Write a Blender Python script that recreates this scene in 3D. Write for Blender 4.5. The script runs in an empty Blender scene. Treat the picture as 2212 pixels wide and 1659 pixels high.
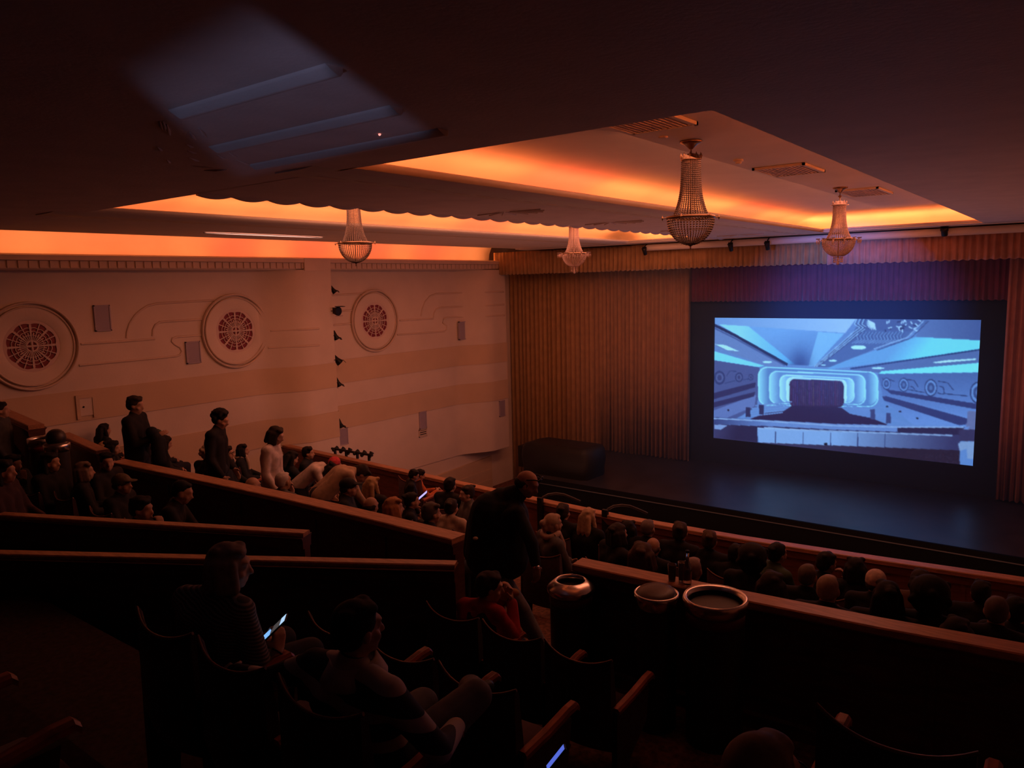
import bpy, bmesh, math, random
import numpy as np
from mathutils import Vector, Matrix

# ------------------------------------------------------------------ scene, camera, light set-up
SC = bpy.context.scene
COL = SC.collection
Z0 = 6.0                         # camera height above the stalls floor; the hall is laid out round the camera, then lifted
YAW, PITCH, ROLL, FPX = math.radians(37.39), math.radians(7.49), math.radians(-1.347), 1647.0

def cam_axes():
    cy, sy = math.cos(YAW), math.sin(YAW)
    f = Vector((-sy * math.cos(PITCH), cy * math.cos(PITCH), -math.sin(PITCH)))
    rt = Vector((cy, sy, 0)); up = rt.cross(f)
    cr, sr = math.cos(ROLL), math.sin(ROLL)
    return rt * cr + up * sr, -rt * sr + up * cr, f
RT, UP, FW = cam_axes()
cam_data = bpy.data.cameras.new('camera')
cam_data.sensor_fit = 'HORIZONTAL'; cam_data.sensor_width = 36.0
cam_data.lens = 36.0 * FPX / 2212.0
cam_data.clip_start = 0.05; cam_data.clip_end = 200
cam = bpy.data.objects.new('camera', cam_data); COL.objects.link(cam)
cam.matrix_world = Matrix(((RT.x, UP.x, -FW.x, 0), (RT.y, UP.y, -FW.y, 0), (RT.z, UP.z, -FW.z, 0), (0, 0, 0, 1)))
SC.camera = cam
SC.view_settings.view_transform = 'Standard'
SC.view_settings.look = 'None'
SC.view_settings.exposure = 0.0
SC.view_settings.gamma = 1.0
SC.view_settings.use_curve_mapping = False
SC.cycles.use_denoising = True
SC.cycles.max_bounces = 8
SC.cycles.diffuse_bounces = 5
SC.cycles.caustics_reflective = False
SC.cycles.caustics_refractive = False
SC.cycles.sample_clamp_indirect = 4.0
SC.cycles.volume_bounces = 0
world = bpy.data.worlds.new('dark_house'); SC.world = world
world.use_nodes = True
world.node_tree.nodes['Background'].inputs[0].default_value = (0.02, 0.008, 0.008, 1)
world.node_tree.nodes['Background'].inputs[1].default_value = 0.0

def ray(px, py):                 # direction through a pixel of the 2212 x 1659 frame
    return RT * ((px - 1106.0) / FPX) - UP * ((py - 829.5) / FPX) + FW
def atx(px, py, v): d = ray(px, py); return d * (v / d.x)
def aty(px, py, v): d = ray(px, py); return d * (v / d.y)
def atz(px, py, v): d = ray(px, py); return d * (v / d.z)
def dep(px, py, D): return ray(px, py) * D

def area(name, loc, rot, sx, sy, col, power, spread=math.pi):
    l = bpy.data.lights.new(name, 'AREA'); l.shape = 'RECTANGLE'; l.size = sx; l.size_y = sy
    l.color = col; l.energy = power; l.spread = spread
    o = bpy.data.objects.new(name, l); COL.objects.link(o); o.location = loc; o.rotation_euler = rot
    return o
ORANGE, AMBER, RED = (1, .215, .065), (1, .25, .072), (1, .14, .055)
UPW = (math.pi, 0, 0)            # an area light that shines straight up
rng = random.Random(11)
# lamps lying in the ceiling troughs: right bay, left bay, cornice along the left wall
def trough_y(x, z, y0, y1, n, power, tilt, w, cols):
    for i in range(n):
        L = (y1 - y0) / n
        area('trough_lamp', (x, y0 + L * (i + .5), z), (math.pi, tilt, 0), w, L * .96, cols[i % len(cols)], power * L)
def trough_x(y, z, x0, x1, n, power, tilt, w, cols):
    for i in range(n):
        L = (x1 - x0) / n
        area('trough_lamp', (x0 + L * (i + .5), y, z), (math.pi + tilt, 0, 0), L * .96, w, cols[i % len(cols)], power * L)
P = 1.0
trough_y(-4.84, .95, 4.0, 16.9, 9, 3.6 * P, math.radians(-25), .20, [ORANGE, ORANGE, RED, AMBER, ORANGE, AMBER, RED, ORANGE, AMBER])
trough_x(16.80, .95, -4.95, -1.5, 3, 6.0 * P, math.radians(-25), .20, [AMBER, AMBER, ORANGE])
trough_y(-1.22, .95, 4.0, 16.4, 6, 7.5 * P, math.radians(35), .14, [ORANGE])
trough_x(3.62, .95, -4.6, -1.6, 2, 5.0 * P, math.radians(25), .14, [ORANGE])
trough_y(-9.28, .95, 4.0, 16.4, 9, 2.7 * P, math.radians(-25), .20, [ORANGE, AMBER, AMBER, ORANGE, AMBER, RED, AMBER, AMBER, AMBER])
trough_x(16.80, .95, -9.0, -6.9, 2, 6.0 * P, math.radians(-25), .20, [AMBER, AMBER])
trough_y(-6.45, .95, 4.0, 16.4, 5, 1.4 * P, math.radians(25), .14, [ORANGE])
trough_y(-13.74, .58, 3.9, 17.2, 14, 3.9 * P, math.radians(-5), .16, [ORANGE, AMBER, ORANGE, ORANGE, AMBER, RED, AMBER, RED, ORANGE, RED, AMBER, RED, ORANGE, AMBER])
# added fill lights under the bay ceilings, tilted to brighten left wall and hall
HALL = (1, .31, .165)
area('bay_fill', (-3.2, 11.0, 1.20), (0, math.radians(25), 0), 2.0, 10.0, HALL, 145)
area('bay_fill', (-7.9, 11.0, 1.20), (0, math.radians(25), 0), 1.5, 10.0, HALL, 215)
area('stalls_fill', (-6.0, 12.4, -5.6), (math.pi, 0, 0), 11.0, 3.2, (1, .34, .22), 100)  # added upward fill without a fixture, lifts the dark ceiling undersides

# added blue spot round the screen, then projector light straying onto the rear ceiling
def spot(name, loc, target, size, blend, col, power, square=False, radius=.05):
    l = bpy.data.lights.new(name, 'SPOT'); l.spot_size = size; l.spot_blend = blend; l.color = col
    l.energy = power; l.use_square = square; l.shadow_soft_size = radius
    o = bpy.data.objects.new(name, l); COL.objects.link(o); o.location = loc
    o.rotation_euler = (Vector(target) - Vector(loc)).to_track_quat('-Z', 'Y').to_euler()
    return o

FILL_POS = (-5.3, -8.4, -.25)
spot('screen_veil_fill', FILL_POS, (-4.3, 18.6, -1.0), math.radians(10.6), 1.0, (.08, .25, 1.0), 36000, False, .12)  # added spot, stands in for the blue veil round the screen
# stray light thrown on the rear ceiling through a four-sided aperture (a gobo in the lamp's own nodes)
def aperture_lamp(name, src, quad, soft, col, power):
    l = bpy.data.lights.new(name, 'POINT'); l.energy = power; l.color = col; l.shadow_soft_size = .02; l.use_nodes = True
    o = bpy.data.objects.new(name, l); COL.objects.link(o); o.location = src
    nt = l.node_tree; em = nt.nodes['Emission']; S = Vector(src)
    tc = nt.nodes.new('ShaderNodeTexCoord'); prev = None
    c = sum((Vector(q) - S for q in quad), Vector()) / 4
    for i in range(4):
        n = (Vector(quad[i]) - S).cross(Vector(quad[(i + 1) % 4]) - S).normalized()
        if n.dot(c) < 0: n = -n
        d = nt.nodes.new('ShaderNodeVectorMath'); d.operation = 'DOT_PRODUCT'; d.inputs[1].default_value = n * GOBO_SIGN
        m = nt.nodes.new('ShaderNodeMapRange'); m.interpolation_type = 'SMOOTHSTEP'; m.inputs['From Min'].default_value = -soft[i] * .5; m.inputs['From Max'].default_value = soft[i] * .5
        nt.links.new(tc.outputs['Normal'], d.inputs[0]); nt.links.new(d.outputs['Value'], m.inputs['Value'])
        if prev is None: prev = m.outputs['Result']
        else:
            k = nt.nodes.new('ShaderNodeMath'); k.operation = 'MULTIPLY'; nt.links.new(prev, k.inputs[0]); nt.links.new(m.outputs['Result'], k.inputs[1]); prev = k.outputs[0]
    nt.links.new(prev, em.inputs['Strength']); return o
GOBO_SIGN = 1
aperture_lamp('projector_stray', (-.75, -1.4, -1.25), [atz(590, 50, .9), atz(925, 285, .9), atz(520, 385, .9), atz(310, 190, .9)], (.03, .02, .03, .07), (.47, .52, 1.0), 112)

# ------------------------------------------------------------------ materials
def mat(name, col, rough=.7, metal=0.0, noise=0.0, nscale=8.0, spec=.35, bump=0.0, bscale=60, emit=None, estr=0.0, trans=0.0, sheen=0.0):
    m = bpy.data.materials.new(name); m.use_nodes = True
    nt = m.node_tree; b = nt.nodes['Principled BSDF']
    b.inputs['Base Color'].default_value = (*col, 1); b.inputs['Roughness'].default_value = rough
    b.inputs['Metallic'].default_value = metal; b.inputs['Specular IOR Level'].default_value = spec
    if trans: b.inputs['Transmission Weight'].default_value = trans
    if sheen: b.inputs['Sheen Weight'].default_value = sheen
    if emit: b.inputs['Emission Color'].default_value = (*emit, 1); b.inputs['Emission Strength'].default_value = estr
    if noise or bump:
        tc = nt.nodes.new('ShaderNodeTexCoord')
    if noise:
        n = nt.nodes.new('ShaderNodeTexNoise'); n.inputs['Scale'].default_value = nscale; n.inputs['Detail'].default_value = 4
        r = nt.nodes.new('ShaderNodeMapRange'); r.inputs['To Min'].default_value = 1 - noise; r.inputs['To Max'].default_value = 1 + noise
        r.inputs['From Min'].default_value = .3; r.inputs['From Max'].default_value = .7
        mx = nt.nodes.new('ShaderNodeMix'); mx.data_type = 'RGBA'; mx.blend_type = 'MULTIPLY'; mx.inputs[0].default_value = 1
        mx.inputs[6].default_value = (*col, 1)
        nt.links.new(tc.outputs['Object'], n.inputs['Vector']); nt.links.new(n.outputs['Fac'], r.inputs['Value'])
        nt.links.new(r.outputs['Result'], mx.inputs[7]); nt.links.new(mx.outputs[2], b.inputs['Base Color'])
    if bump:
        n2 = nt.nodes.new('ShaderNodeTexNoise'); n2.inputs['Scale'].default_value = bscale
        bp = nt.nodes.new('ShaderNodeBump'); bp.inputs['Strength'].default_value = bump; bp.inputs['Distance'].default_value = .01
        nt.links.new(tc.outputs['Object'], n2.inputs['Vector']); nt.links.new(n2.outputs['Fac'], bp.inputs['Height'])
        nt.links.new(bp.outputs['Normal'], b.inputs['Normal'])
    return m
def wood(name, col, rough=.45, scale=3.0, stretch=(1, 12, 12), amt=.35):
    m = bpy.data.materials.new(name); m.use_nodes = True
    nt = m.node_tree; b = nt.nodes['Principled BSDF']; b.inputs['Roughness'].default_value = rough
    b.inputs['Specular IOR Level'].default_value = .35
    tc = nt.nodes.new('ShaderNodeTexCoord'); mp = nt.nodes.new('ShaderNodeMapping'); mp.inputs['Scale'].default_value = stretch
    n = nt.nodes.new('ShaderNodeTexNoise'); n.inputs['Scale'].default_value = scale; n.inputs['Detail'].default_value = 6
    cr = nt.nodes.new('ShaderNodeValToRGB')
    cr.color_ramp.elements[0].position = .3; cr.color_ramp.elements[1].position = .7
    cr.color_ramp.elements[0].color = (*[c * (1 - amt) for c in col], 1); cr.color_ramp.elements[1].color = (*[c * (1 + amt) for c in col], 1)
    nt.links.new(tc.outputs['Object'], mp.inputs['Vector']); nt.links.new(mp.outputs['Vector'], n.inputs['Vector'])
    nt.links.new(n.outputs['Fac'], cr.inputs['Fac']); nt.links.new(cr.outputs['Color'], b.inputs['Base Color'])
    return m
_cm = {}
def flat(col, rough=.8, key='cloth'):      # cached cloth / hair / skin materials by colour
    k = (key, tuple(round(c, 3) for c in col))
    if k not in _cm: _cm[k] = mat('%s_%d' % (key, len(_cm)), col, rough, noise=.22, nscale=30 if key == 'hair' else 14, spec=.25)
    return _cm[k]

M = dict(
    plaster=mat('cream_plaster', (.66, .56, .46), .75, noise=.05, nscale=1.5, bump=.15, bscale=25),
    plaster_tan=mat('tan_plaster', (.60, .45, .30), .75, noise=.05, nscale=1.5, bump=.15, bscale=25),
    ceil=mat('ceiling_plaster', (.74, .66, .56), .8, noise=.04, nscale=2, bump=.25, bscale=6),
    ceil_dark=mat('ceiling_beam_plaster', (.72, .60, .54), .7, noise=.06, nscale=3, bump=.2, bscale=30),
    moulding=mat('moulding_plaster', (.62, .50, .40), .7, noise=.05, nscale=4),
    red_glass=mat('wine_red_backing', (.20, .02, .03), .5),
    lattice=mat('lattice_plaster', (.62, .48, .42), .7),
    grille=mat('grey_mauve_grille', (.42, .36, .42), .6),
    gold=None, black=mat('matt_black', (.010, .010, .012), .6), black_metal=mat('black_metal', (.015, .014, .014), .45, metal=.3),
    masking=mat('black_masking_cloth', (.018, .034, .066), .9),
    stage=mat('black_stage_floor', (.026, .026, .031), .38, noise=.25, nscale=2.5, spec=.65),
    apron=mat('black_apron', (.004, .004, .005), .8, spec=.1),
    cap=wood('oiled_oak_cap', (.42, .20, .11), .4, 3, (2, 14, 14), .25),
    panel=wood('dark_wood_panel', (.085, .030, .018), .5, 2.5, (2, 2, 10), .35),
    panel_red=wood('red_brown_wood_panel', (.16, .055, .035), .5, 2.5, (2, 2, 10), .3),
    arm=wood('red_brown_armrest', (.34, .09, .05), .35, 5, (10, 2, 10), .35),
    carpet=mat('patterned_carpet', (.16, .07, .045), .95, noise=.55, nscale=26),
    carpet_shaded=mat('shaded_carpet', (.035, .014, .010), .95, noise=.5, nscale=26),  # same carpet, with the shade on the rear floors put into its colour
    seat=mat('dark_plush', (.045, .010, .012), .9, noise=.3, nscale=20, sheen=.2),
    steel=mat('brushed_steel', (.72, .66, .60), .24, metal=1.0),
    steel_dark=mat('dark_bin_body', (.05, .042, .040), .4, metal=.4),
    bin_dark=mat('bin_inside', (.006, .006, .006), .9),
    crystal=mat('crystal', (.13, .085, .07), .16, spec=.9),
    crystal_light=mat('pale_crystal', (.42, .29, .26), .14, spec=.9),
    brass=mat('aged_brass', (.30, .20, .13), .35, metal=.9),
    glow=mat('lamp_slot_glow', (1, .6, .5), .5, emit=(1, .52, .42), estr=1.6),
    glass=mat('clear_glass', (.75, .62, .55), .08, trans=.85),
    amber_glass=mat('dark_bottle_glass', (.22, .12, .08), .08, trans=.6),
    white=mat('white_plastic', (.7, .66, .62), .5),
)
def curtain_mat(name, col):
    return mat(name, col, .85, noise=.12, nscale=5, sheen=.25)
M['gold'] = curtain_mat('gold_velvet', (.42, .25, .115))
M['gold_red'] = curtain_mat('rust_velvet', (.52, .25, .18))
M['purple'] = curtain_mat('crimson_velvet', (.20, .040, .075))

# ------------------------------------------------------------------ mesh building
class MB:
    def __init__(self): self.v = []; self.f = []; self.mi = []; self.sm = []
    def add(self, vs, fs, mi=0, smooth=False):
        o = len(self.v); self.v += [tuple(p) for p in vs]
        for f in fs: self.f.append(tuple(i + o for i in f)); self.mi.append(mi); self.sm.append(smooth)
        return self
    def quad(self, a, b, c, d, mi=0): return self.add([a, b, c, d], [(0, 1, 2, 3)], mi)
    def box(self, x0, x1, y0, y1, z0, z1, mi=0, mtx=None):
        vs = [Vector((x, y, z)) for z in (z0, z1) for y in (y0, y1) for x in (x0, x1)]
        if mtx: vs = [mtx @ p for p in vs]
        return self.add(vs, [(0, 2, 3, 1), (4, 5, 7, 6), (0, 1, 5, 4), (2, 6, 7, 3), (0, 4, 6, 2), (1, 3, 7, 5)], mi)
    def loft(self, rings, closed=True, cap=True, mi=0, smooth=True, loop=False):
        n = len(rings[0]); vs = [p for r in rings for p in r]; fs = []
        m = len(rings)
        for i in range(m if loop else m - 1):
            a, b = i * n, ((i + 1) % m) * n
            for j in range(n if closed else n - 1):
                k = (j + 1) % n
                fs.append((a + j, a + k, b + k, b + j))
        self.add(vs, fs, mi, smooth)
        if cap and closed and not loop:
            self.add(rings[0], [tuple(reversed(range(n)))], mi, False); self.add(rings[-1], [tuple(range(n))], mi, False)
        return self
    def lathe(self, prof, c=(0, 0, 0), n=24, mi=0, smooth=True, cap=True, mtx=None):
        rings = []
        for r, z in prof:
            ring = [Vector((c[0] + r * math.cos(2 * math.pi * k / n), c[1] + r * math.sin(2 * math.pi * k / n), c[2] + z)) for k in range(n)]
            if mtx: ring = [mtx @ p for p in ring]
            rings.append(ring)
        return self.loft(rings, True, cap, mi, smooth)
    def tube(self, pts, r, n=8, mi=0, smooth=True, cap=True):
        pts = [Vector(p) for p in pts]; rings = []
        rs = r if isinstance(r, (list, tuple)) else [r] * len(pts)
        up = None
        for i, p in enumerate(pts):
            d = (pts[min(i + 1, len(pts) - 1)] - pts[max(i - 1, 0)]).normalized()
            if up is None: up = Vector((0, 0, 1)) if abs(d.z) < .9 else Vector((0, 1, 0))
            s = d.cross(up).normalized(); u = s.cross(d).normalized(); up = u
            rings.append([p + (s * math.cos(2 * math.pi * k / n) + u * math.sin(2 * math.pi * k / n)) * rs[i] for k in range(n)])
        return self.loft(rings, True, cap, mi, smooth)
    def sweep(self, prof, path, side, upv=Vector((0, 0, 1)), closed=True, cap=True, mi=0, smooth=False):
        """prof: (s, u) pairs in the plane of side/up at each path point; side(i) gives the side vector"""
        rings = []
        for i, p in enumerate(path):
            s = side(i) if callable(side) else side
            rings.append([Vector(p) + s * a + upv * b for a, b in prof])
        return self.loft(rings, closed, cap, mi, smooth)
    def ball(self, c, r, n=10, m=6, mi=0, mtx=None):
        rx, ry, rz = r if isinstance(r, (tuple, list)) else (r, r, r)
        vs = [Vector((c[0], c[1], c[2] - rz))]; fs = []
        for i in range(1, m):
            t = math.pi * i / m
            for k in range(n):
                a = 2 * math.pi * k / n
                vs.append(Vector((c[0] + rx * math.sin(t) * math.cos(a), c[1] + ry * math.sin(t) * math.sin(a), c[2] - rz * math.cos(t))))
        vs.append(Vector((c[0], c[1], c[2] + rz)))
        for k in range(n): fs.append((0, 1 + (k + 1) % n, 1 + k))
        for i in range(m - 2):
            for k in range(n):
                a = 1 + i * n; fs.append((a + k, a + (k + 1) % n, a + n + (k + 1) % n, a + n + k))
        L = len(vs) - 1; a = 1 + (m - 2) * n
        for k in range(n): fs.append((a + k, a + (k + 1) % n, L))
        if mtx: vs = [mtx @ p for p in vs]
        return self.add(vs, fs, mi, True)
    def octa(self, c, r, h):
        x, y, z = c
        return self.add([(x, y, z + h), (x + r, y, z), (x, y + r, z), (x - r, y, z), (x, y - r, z), (x, y, z - h)],
                        [(0, 1, 2), (0, 2, 3), (0, 3, 4), (0, 4, 1), (5, 2, 1), (5, 3, 2), (5, 4, 3), (5, 1, 4)])
    def mesh(self, name, mats):
        me = bpy.data.meshes.new(name); me.from_pydata(self.v, [], self.f); me.update()
        for m in (mats if isinstance(mats, (list, tuple)) else [mats]): me.materials.append(m)
        me.polygons.foreach_set('material_index', self.mi); me.polygons.foreach_set('use_smooth', self.sm)
        return me
    def build(self, name, mats, parent=None, origin=None):
        """origin: where the object stands (world, or for a part in its parent's frame stays at 0)"""
        if parent is None and origin is None and self.v:
            a = np.array(self.v); lo, hi = a.min(0), a.max(0); origin = ((lo[0] + hi[0]) / 2, (lo[1] + hi[1]) / 2, lo[2])
        if origin is not None:
            self.v = [(p[0] - origin[0], p[1] - origin[1], p[2] - origin[2]) for p in self.v]
        o = bpy.data.objects.new(name, self.mesh(name, mats)); COL.objects.link(o)
        if origin is not None: o.location = origin
        if parent: o.parent = parent
        return o
def tag(o, label, cat, group=None, kind=None):
    o['label'] = label; o['category'] = cat
    if group: o['group'] = group
    if kind: o['kind'] = kind
    return o
def struct(o):
    o['kind'] = 'structure'; return o
def thing(name, label, cat, loc=(0, 0, 0), rz=0.0, group=None):
    o = bpy.data.objects.new(name, None); COL.objects.link(o); o.empty_display_size = .1
    o.location = loc; o.rotation_euler = (0, 0, rz)
    return tag(o, label, cat, group)
def kids(o): return [c for c in bpy.data.objects if c.parent == o]
def dup(root, loc, rz=0.0, label=None, group=None, tree=None):
    r = root.copy(); COL.objects.link(r); r.location = loc; r.rotation_euler = (0, 0, rz)
    if label: r['label'] = label
    if group: r['group'] = group
    for ch in (tree if tree is not None else kids(root)):
        c = ch.copy(); COL.objects.link(c); c.parent = r
        for g in kids(ch) if tree is None else []:
            d = g.copy(); COL.objects.link(d); d.parent = c
    return r
def smoothstep(t): t = min(1, max(0, t)); return t * t * (3 - 2 * t)
# ------------------------------------------------------------------ left wall
WX, WB = -14.0, -13.5            # wall plane and the face of its two swelling ends
Y1, Y2 = 11.15, 17.45            # the two ends
def wallx(y):
    e = Y1 if y <= Y1 else Y2
    return WX + (WB - WX) * smoothstep((y - (e - 1.75)) / 1.15)
ZT = .40
def z_at(px, py, y): return aty(px, py, y).z
bandsA = [ZT, -1.42, -1.86, -2.36, -2.90, -3.43, -6.0]
bandsA = [ZT, z_at(722, 783.7, Y1), z_at(722, 834.8, Y1), z_at(722, 887, Y1), z_at(722, 940.7, Y1), -6.0]
bandsB = [ZT, z_at(1094, 739.4, Y2), z_at(1094, 780, Y2), z_at(1094, 819, Y2), z_at(1094, 859, Y2), -4.75]
def wall_segment(name, ya, yb, zs, n):
    mb = MB(); ys = [ya + (yb - ya) * i / n for i in range(n + 1)]
    off = [0, .022, .006, .028, .012, .03]
    for b in range(len(zs) - 1):
        z1, z0 = zs[b], zs[b + 1]
        rows = [[Vector((wallx(min(y, yb - 1e-4)) + off[b], y, z)) for y in ys] for z in (z1, z0)]
        mb.loft(rows, False, False, b % 2, True)
        if b + 2 < len(zs):       # the small ledge to the next band
            rows = [[Vector((wallx(min(y, yb - 1e-4)) + o, y, z0)) for y in ys] for o in (off[b], off[b + 1])]
            mb.loft(rows, False, False, 1, False)
        # end face of the band
        mb.quad((wallx(yb - 1e-4) + off[b], yb, z1), (wallx(yb - 1e-4) + off[b], yb, z0), (WX - .3, yb, z0), (WX - .3, yb, z1), 0)
    rows = [[Vector((x, y, zs[-1])) for y in ys] for x in (WX - .3, )] + [[Vector((wallx(min(y, yb - 1e-4)) + off[len(zs) - 2], y, zs[-1])) for y in ys]]
    mb.loft(rows, False, False, 0, False)
    return struct(mb.build(name, [M['plaster'], M['plaster_tan']]))
wall_segment('wall_left', -9.0, Y1, bandsA, 150)
wall_segment('wall_left', Y1, Y2, bandsB, 90)
mb = MB(); mb.box(WX - .5, WX - .02, Y1, 21, -6, ZT); mb.box(WX - .6, WX - .3, -9, 21, -6, 2.2)
struct(mb.build('wall_left', M['plaster']))
# stepped dado and stair string low down by the stage
mb = MB()
for px0, py0, px1, py1, t in ((940, 1030, 1062, 985, .05), (985, 1040, 1062, 1012, .07), (1020, 1050, 1064, 1034, .09)):
    a = atx(px0, py0, WX + t); b = atx(px1, py1, WX + t)
    mb.add([(WX + t, a.y, a.z), (WX + t, b.y, b.z), (WX + t, b.y, -6), (WX + t, a.y, -6), (WX - .02, a.y, a.z), (WX - .02, b.y, b.z), (WX - .02, b.y, -6), (WX - .02, a.y, -6)],
           [(0, 3, 2, 1), (4, 5, 6, 7), (0, 1, 5, 4), (1, 2, 6, 5), (0, 4, 7, 3)])
struct(mb.build('baseboard_left', M['plaster_tan']))

# cornice with a dentil course
mb = MB()
prof = [(WX - .3, .40), (WB - .10, .40), (WB - .07, .42), (WB - .045, .42), (WB - .045, .545), (WB, .555), (WB, .635), (WB - .06, .66), (WB - .08, .50), (WX - .3, .50)]
mb.loft([[Vector((x, y, z)) for x, z in prof] for y in (-9, Y2 + .1)], True, True, 0, False)
struct(mb.build('trim_1', M['moulding']))
mb = MB(); y = -2.0
while y < Y2:
    if not (Y1 - .75 < y < Y1 + .02): mb.box(WB - .06, WB - .024, y, y + .12, .43, .545)
    y += .155
struct(mb.build('trim_2', M['moulding']))
mb = MB(); mb.box(WB - .08, WB + .012, Y1 - .7, Y1, .38, .64)
struct(mb.build('trim_3', M['plaster']))

# scroll mouldings in low relief
def relief(pts, r=.022):
    P3 = []
    for px, py in pts:
        q = atx(px, py, WX); P3.append(q)
    dense = []
    for a, b in zip(P3, P3[1:]):
        k = max(1, int((b - a).length / .12))
        for i in range(k):
            q = a.lerp(b, i / k); dense.append(q)
    dense.append(P3[-1])
    out = []
    for q in dense:
        x = wallx(q.y); s = x / q.x
        for _ in range(3):
            p = q * s; x = wallx(min(max(p.y, -9), Y2 - .001)); s = x / q.x
        p = q * s; out.append(Vector((x + .002, p.y, p.z)))
    return out, r
def z3(lst, ox, oy, s): return [(ox + a / s, oy + b / s) for a, b in lst]
scroll = []
A3 = lambda l: z3(l, 0, 540, 3.95)
B3 = lambda l: z3(l, 560, 540, 3.0714)
scroll += [A3([(675, 985), (1100, 945), (1500, 907), (1535, 895), (1552, 865), (1535, 830), (1490, 805), (1465, 780), (1470, 755), (1510, 742), (1712, 727)]),
           A3([(690, 803), (1000, 783), (1320, 759)]),
           A3([(1080, 750), (1083, 700), (1105, 630), (1150, 560), (1200, 515), (1260, 476), (1340, 456), (1500, 446), (1850, 428)]),
           A3([(1302, 735), (1305, 680), (1325, 640), (1360, 617), (1420, 610), (1720, 592)]),
           B3([(75, 536), (300, 527), (486, 516)]), B3([(60, 649), (300, 638), (489, 626)]),
           B3([(478, 300), (560, 297), (690, 288)]), B3([(500, 408), (612, 400)]), B3([(490, 499), (605, 489)]),
           B3([(930, 468), (1155, 455)]),
           B3([(1072, 440), (1080, 395), (1098, 345), (1130, 308), (1175, 290), (1300, 286), (1622, 277)]),
           B3([(1155, 452), (1158, 420), (1172, 394), (1205, 381), (1400, 374), (1625, 362)]),
           B3([(915, 562), (1080, 552), (1225, 541), (1243, 528), (1243, 502), (1215, 482), (1222, 455), (1260, 447), (1400, 445), (1630, 433)])]
for i, l in enumerate(scroll):
    pts, r = relief(l); mb = MB(); mb.tube(pts, r, 8)
    struct(mb.build('trim_%d' % (i + 4), M['moulding']))

# pierced rose medallions
def medallion(px, py, py_top, label):
    c = atx(px, py, WX); R = (atx(px, py_top, WX).z - c.z)
    t = thing('wall_medallion', label, 'wall ornament', (WX, c.y, c.z))
    T = Matrix(((0, 0, 1, 0), (1, 0, 0, 0), (0, 1, 0, 0), (0, 0, 0, 1)))      # local ring plane -> wall plane (normal +x)
    def ring(r0, r1, h, name, m, n=72):
        mb = MB(); prof = [(r0, 0), (r0, h * .6), (r0 + (r1 - r0) * .25, h), (r1 - (r1 - r0) * .25, h), (r1, h * .6), (r1, 0)]
        rings = [[T @ Vector((r * math.cos(2 * math.pi * k / n), r * math.sin(2 * math.pi * k / n), z)) for r, z in prof] for k in range(n)]
        mb.loft(rings, True, False, 0, True, loop=True); return mb.build(name, m, t)
    ring(R * .945, R, .07, 'outer_ring', M['moulding']); ring(R * .865, R * .905, .055, 'inner_ring', M['moulding'])
    mb = MB(); n = 64
    mb.loft([[T @ Vector((r * math.cos(2 * math.pi * k / n), r * math.sin(2 * math.pi * k / n), z)) for k in range(n)] for r, z in ((R * .87, .03), (R * .60, .035), (R * .575, .02))], True, False, 0, True)
    mb.build('collar', M['plaster'], t)
    rr = R * .585
    mb = MB(); mb.lathe([(0.001, .006), (rr, .006)], n=48, cap=False, mtx=T); mb.build('backing', M['red_glass'], t)
    # lattice: eight lobed petals crossed by rays and scalloped rings, plus the plain field outside the petals
    mb = MB(); lob = 8
    def prad(a): return rr * (.80 + .10 * abs(math.cos(lob / 2 * a)) ** .5)
    nn = 160
    inner = [T @ Vector((prad(2 * math.pi * k / nn + math.pi / 8) * math.cos(2 * math.pi * k / nn), prad(2 * math.pi * k / nn + math.pi / 8) * math.sin(2 * math.pi * k / nn), .024)) for k in range(nn)]
    outer = [T @ Vector((rr * 1.01 * math.cos(2 * math.pi * k / nn), rr * 1.01 * math.sin(2 * math.pi * k / nn), .024)) for k in range(nn)]
    inner0 = [p - Vector((.018, 0, 0)) for p in inner]
    mb.loft([outer, inner, inner0], True, False, 0, False)
    for k in range(32):
        a = 2 * math.pi * k / 32; main = k % 4 == 0
        r0 = rr * .2; r1 = prad(a + math.pi / 8) * (1.0 if not main else 1.02)
        if k % 2 == 1: r1 = rr * .52
        w = rr * (.028 if main else .020)
        d = Vector((math.cos(a), math.sin(a), 0)); s = Vector((-math.sin(a), math.cos(a), 0))
        b = [d * r0 - s * w * .6, d * r1 - s * w * 1.6 if main else d * r1 - s * w, d * r1 + s * w * 1.6 if main else d * r1 + s * w, d * r0 + s * w * .6]
        lo = [T @ (q + Vector((0, 0, .006))) for q in b]; hi = [T @ (q + Vector((0, 0, .026))) for q in b]
        mb.loft([lo, hi], True, True, 0, False)
    for q, rad in enumerate((.40, .545, .68)):
        pts = []
        for k in range(129):
            a = 2 * math.pi * k / 128
            pts.append(T @ Vector((rr * (rad + .035 * abs(math.sin(a * 8))) * math.cos(a), rr * (rad + .035 * abs(math.sin(a * 8))) * math.sin(a), .016)))
        mb.tube(pts, rr * .020, 6)
    mb.tube([T @ Vector((rr * .2 * math.cos(2 * math.pi * k / 24), rr * .2 * math.sin(2 * math.pi * k / 24), .016)) for k in range(25)], rr * .035, 6)
    for a in (0, math.pi / 2):
        d = Vector((math.cos(a), math.sin(a), 0)) * rr * .2
        mb.tube([T @ (d + Vector((0, 0, .016))), T @ (-d + Vector((0, 0, .016)))], rr * .05, 6)
    mb.build('lattice', M['lattice'], t)
    return t
medallion(68, 748, 651, 'largest pierced plaster rose medallion, cut by the left edge of the picture')
medallion(508, 715, 634, 'pierced plaster rose medallion between the scroll mouldings, left of the swelling wall end')
medallion(809, 693, 625, 'smallest pierced plaster rose medallion, on the wall next to the stage curtain')

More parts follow.
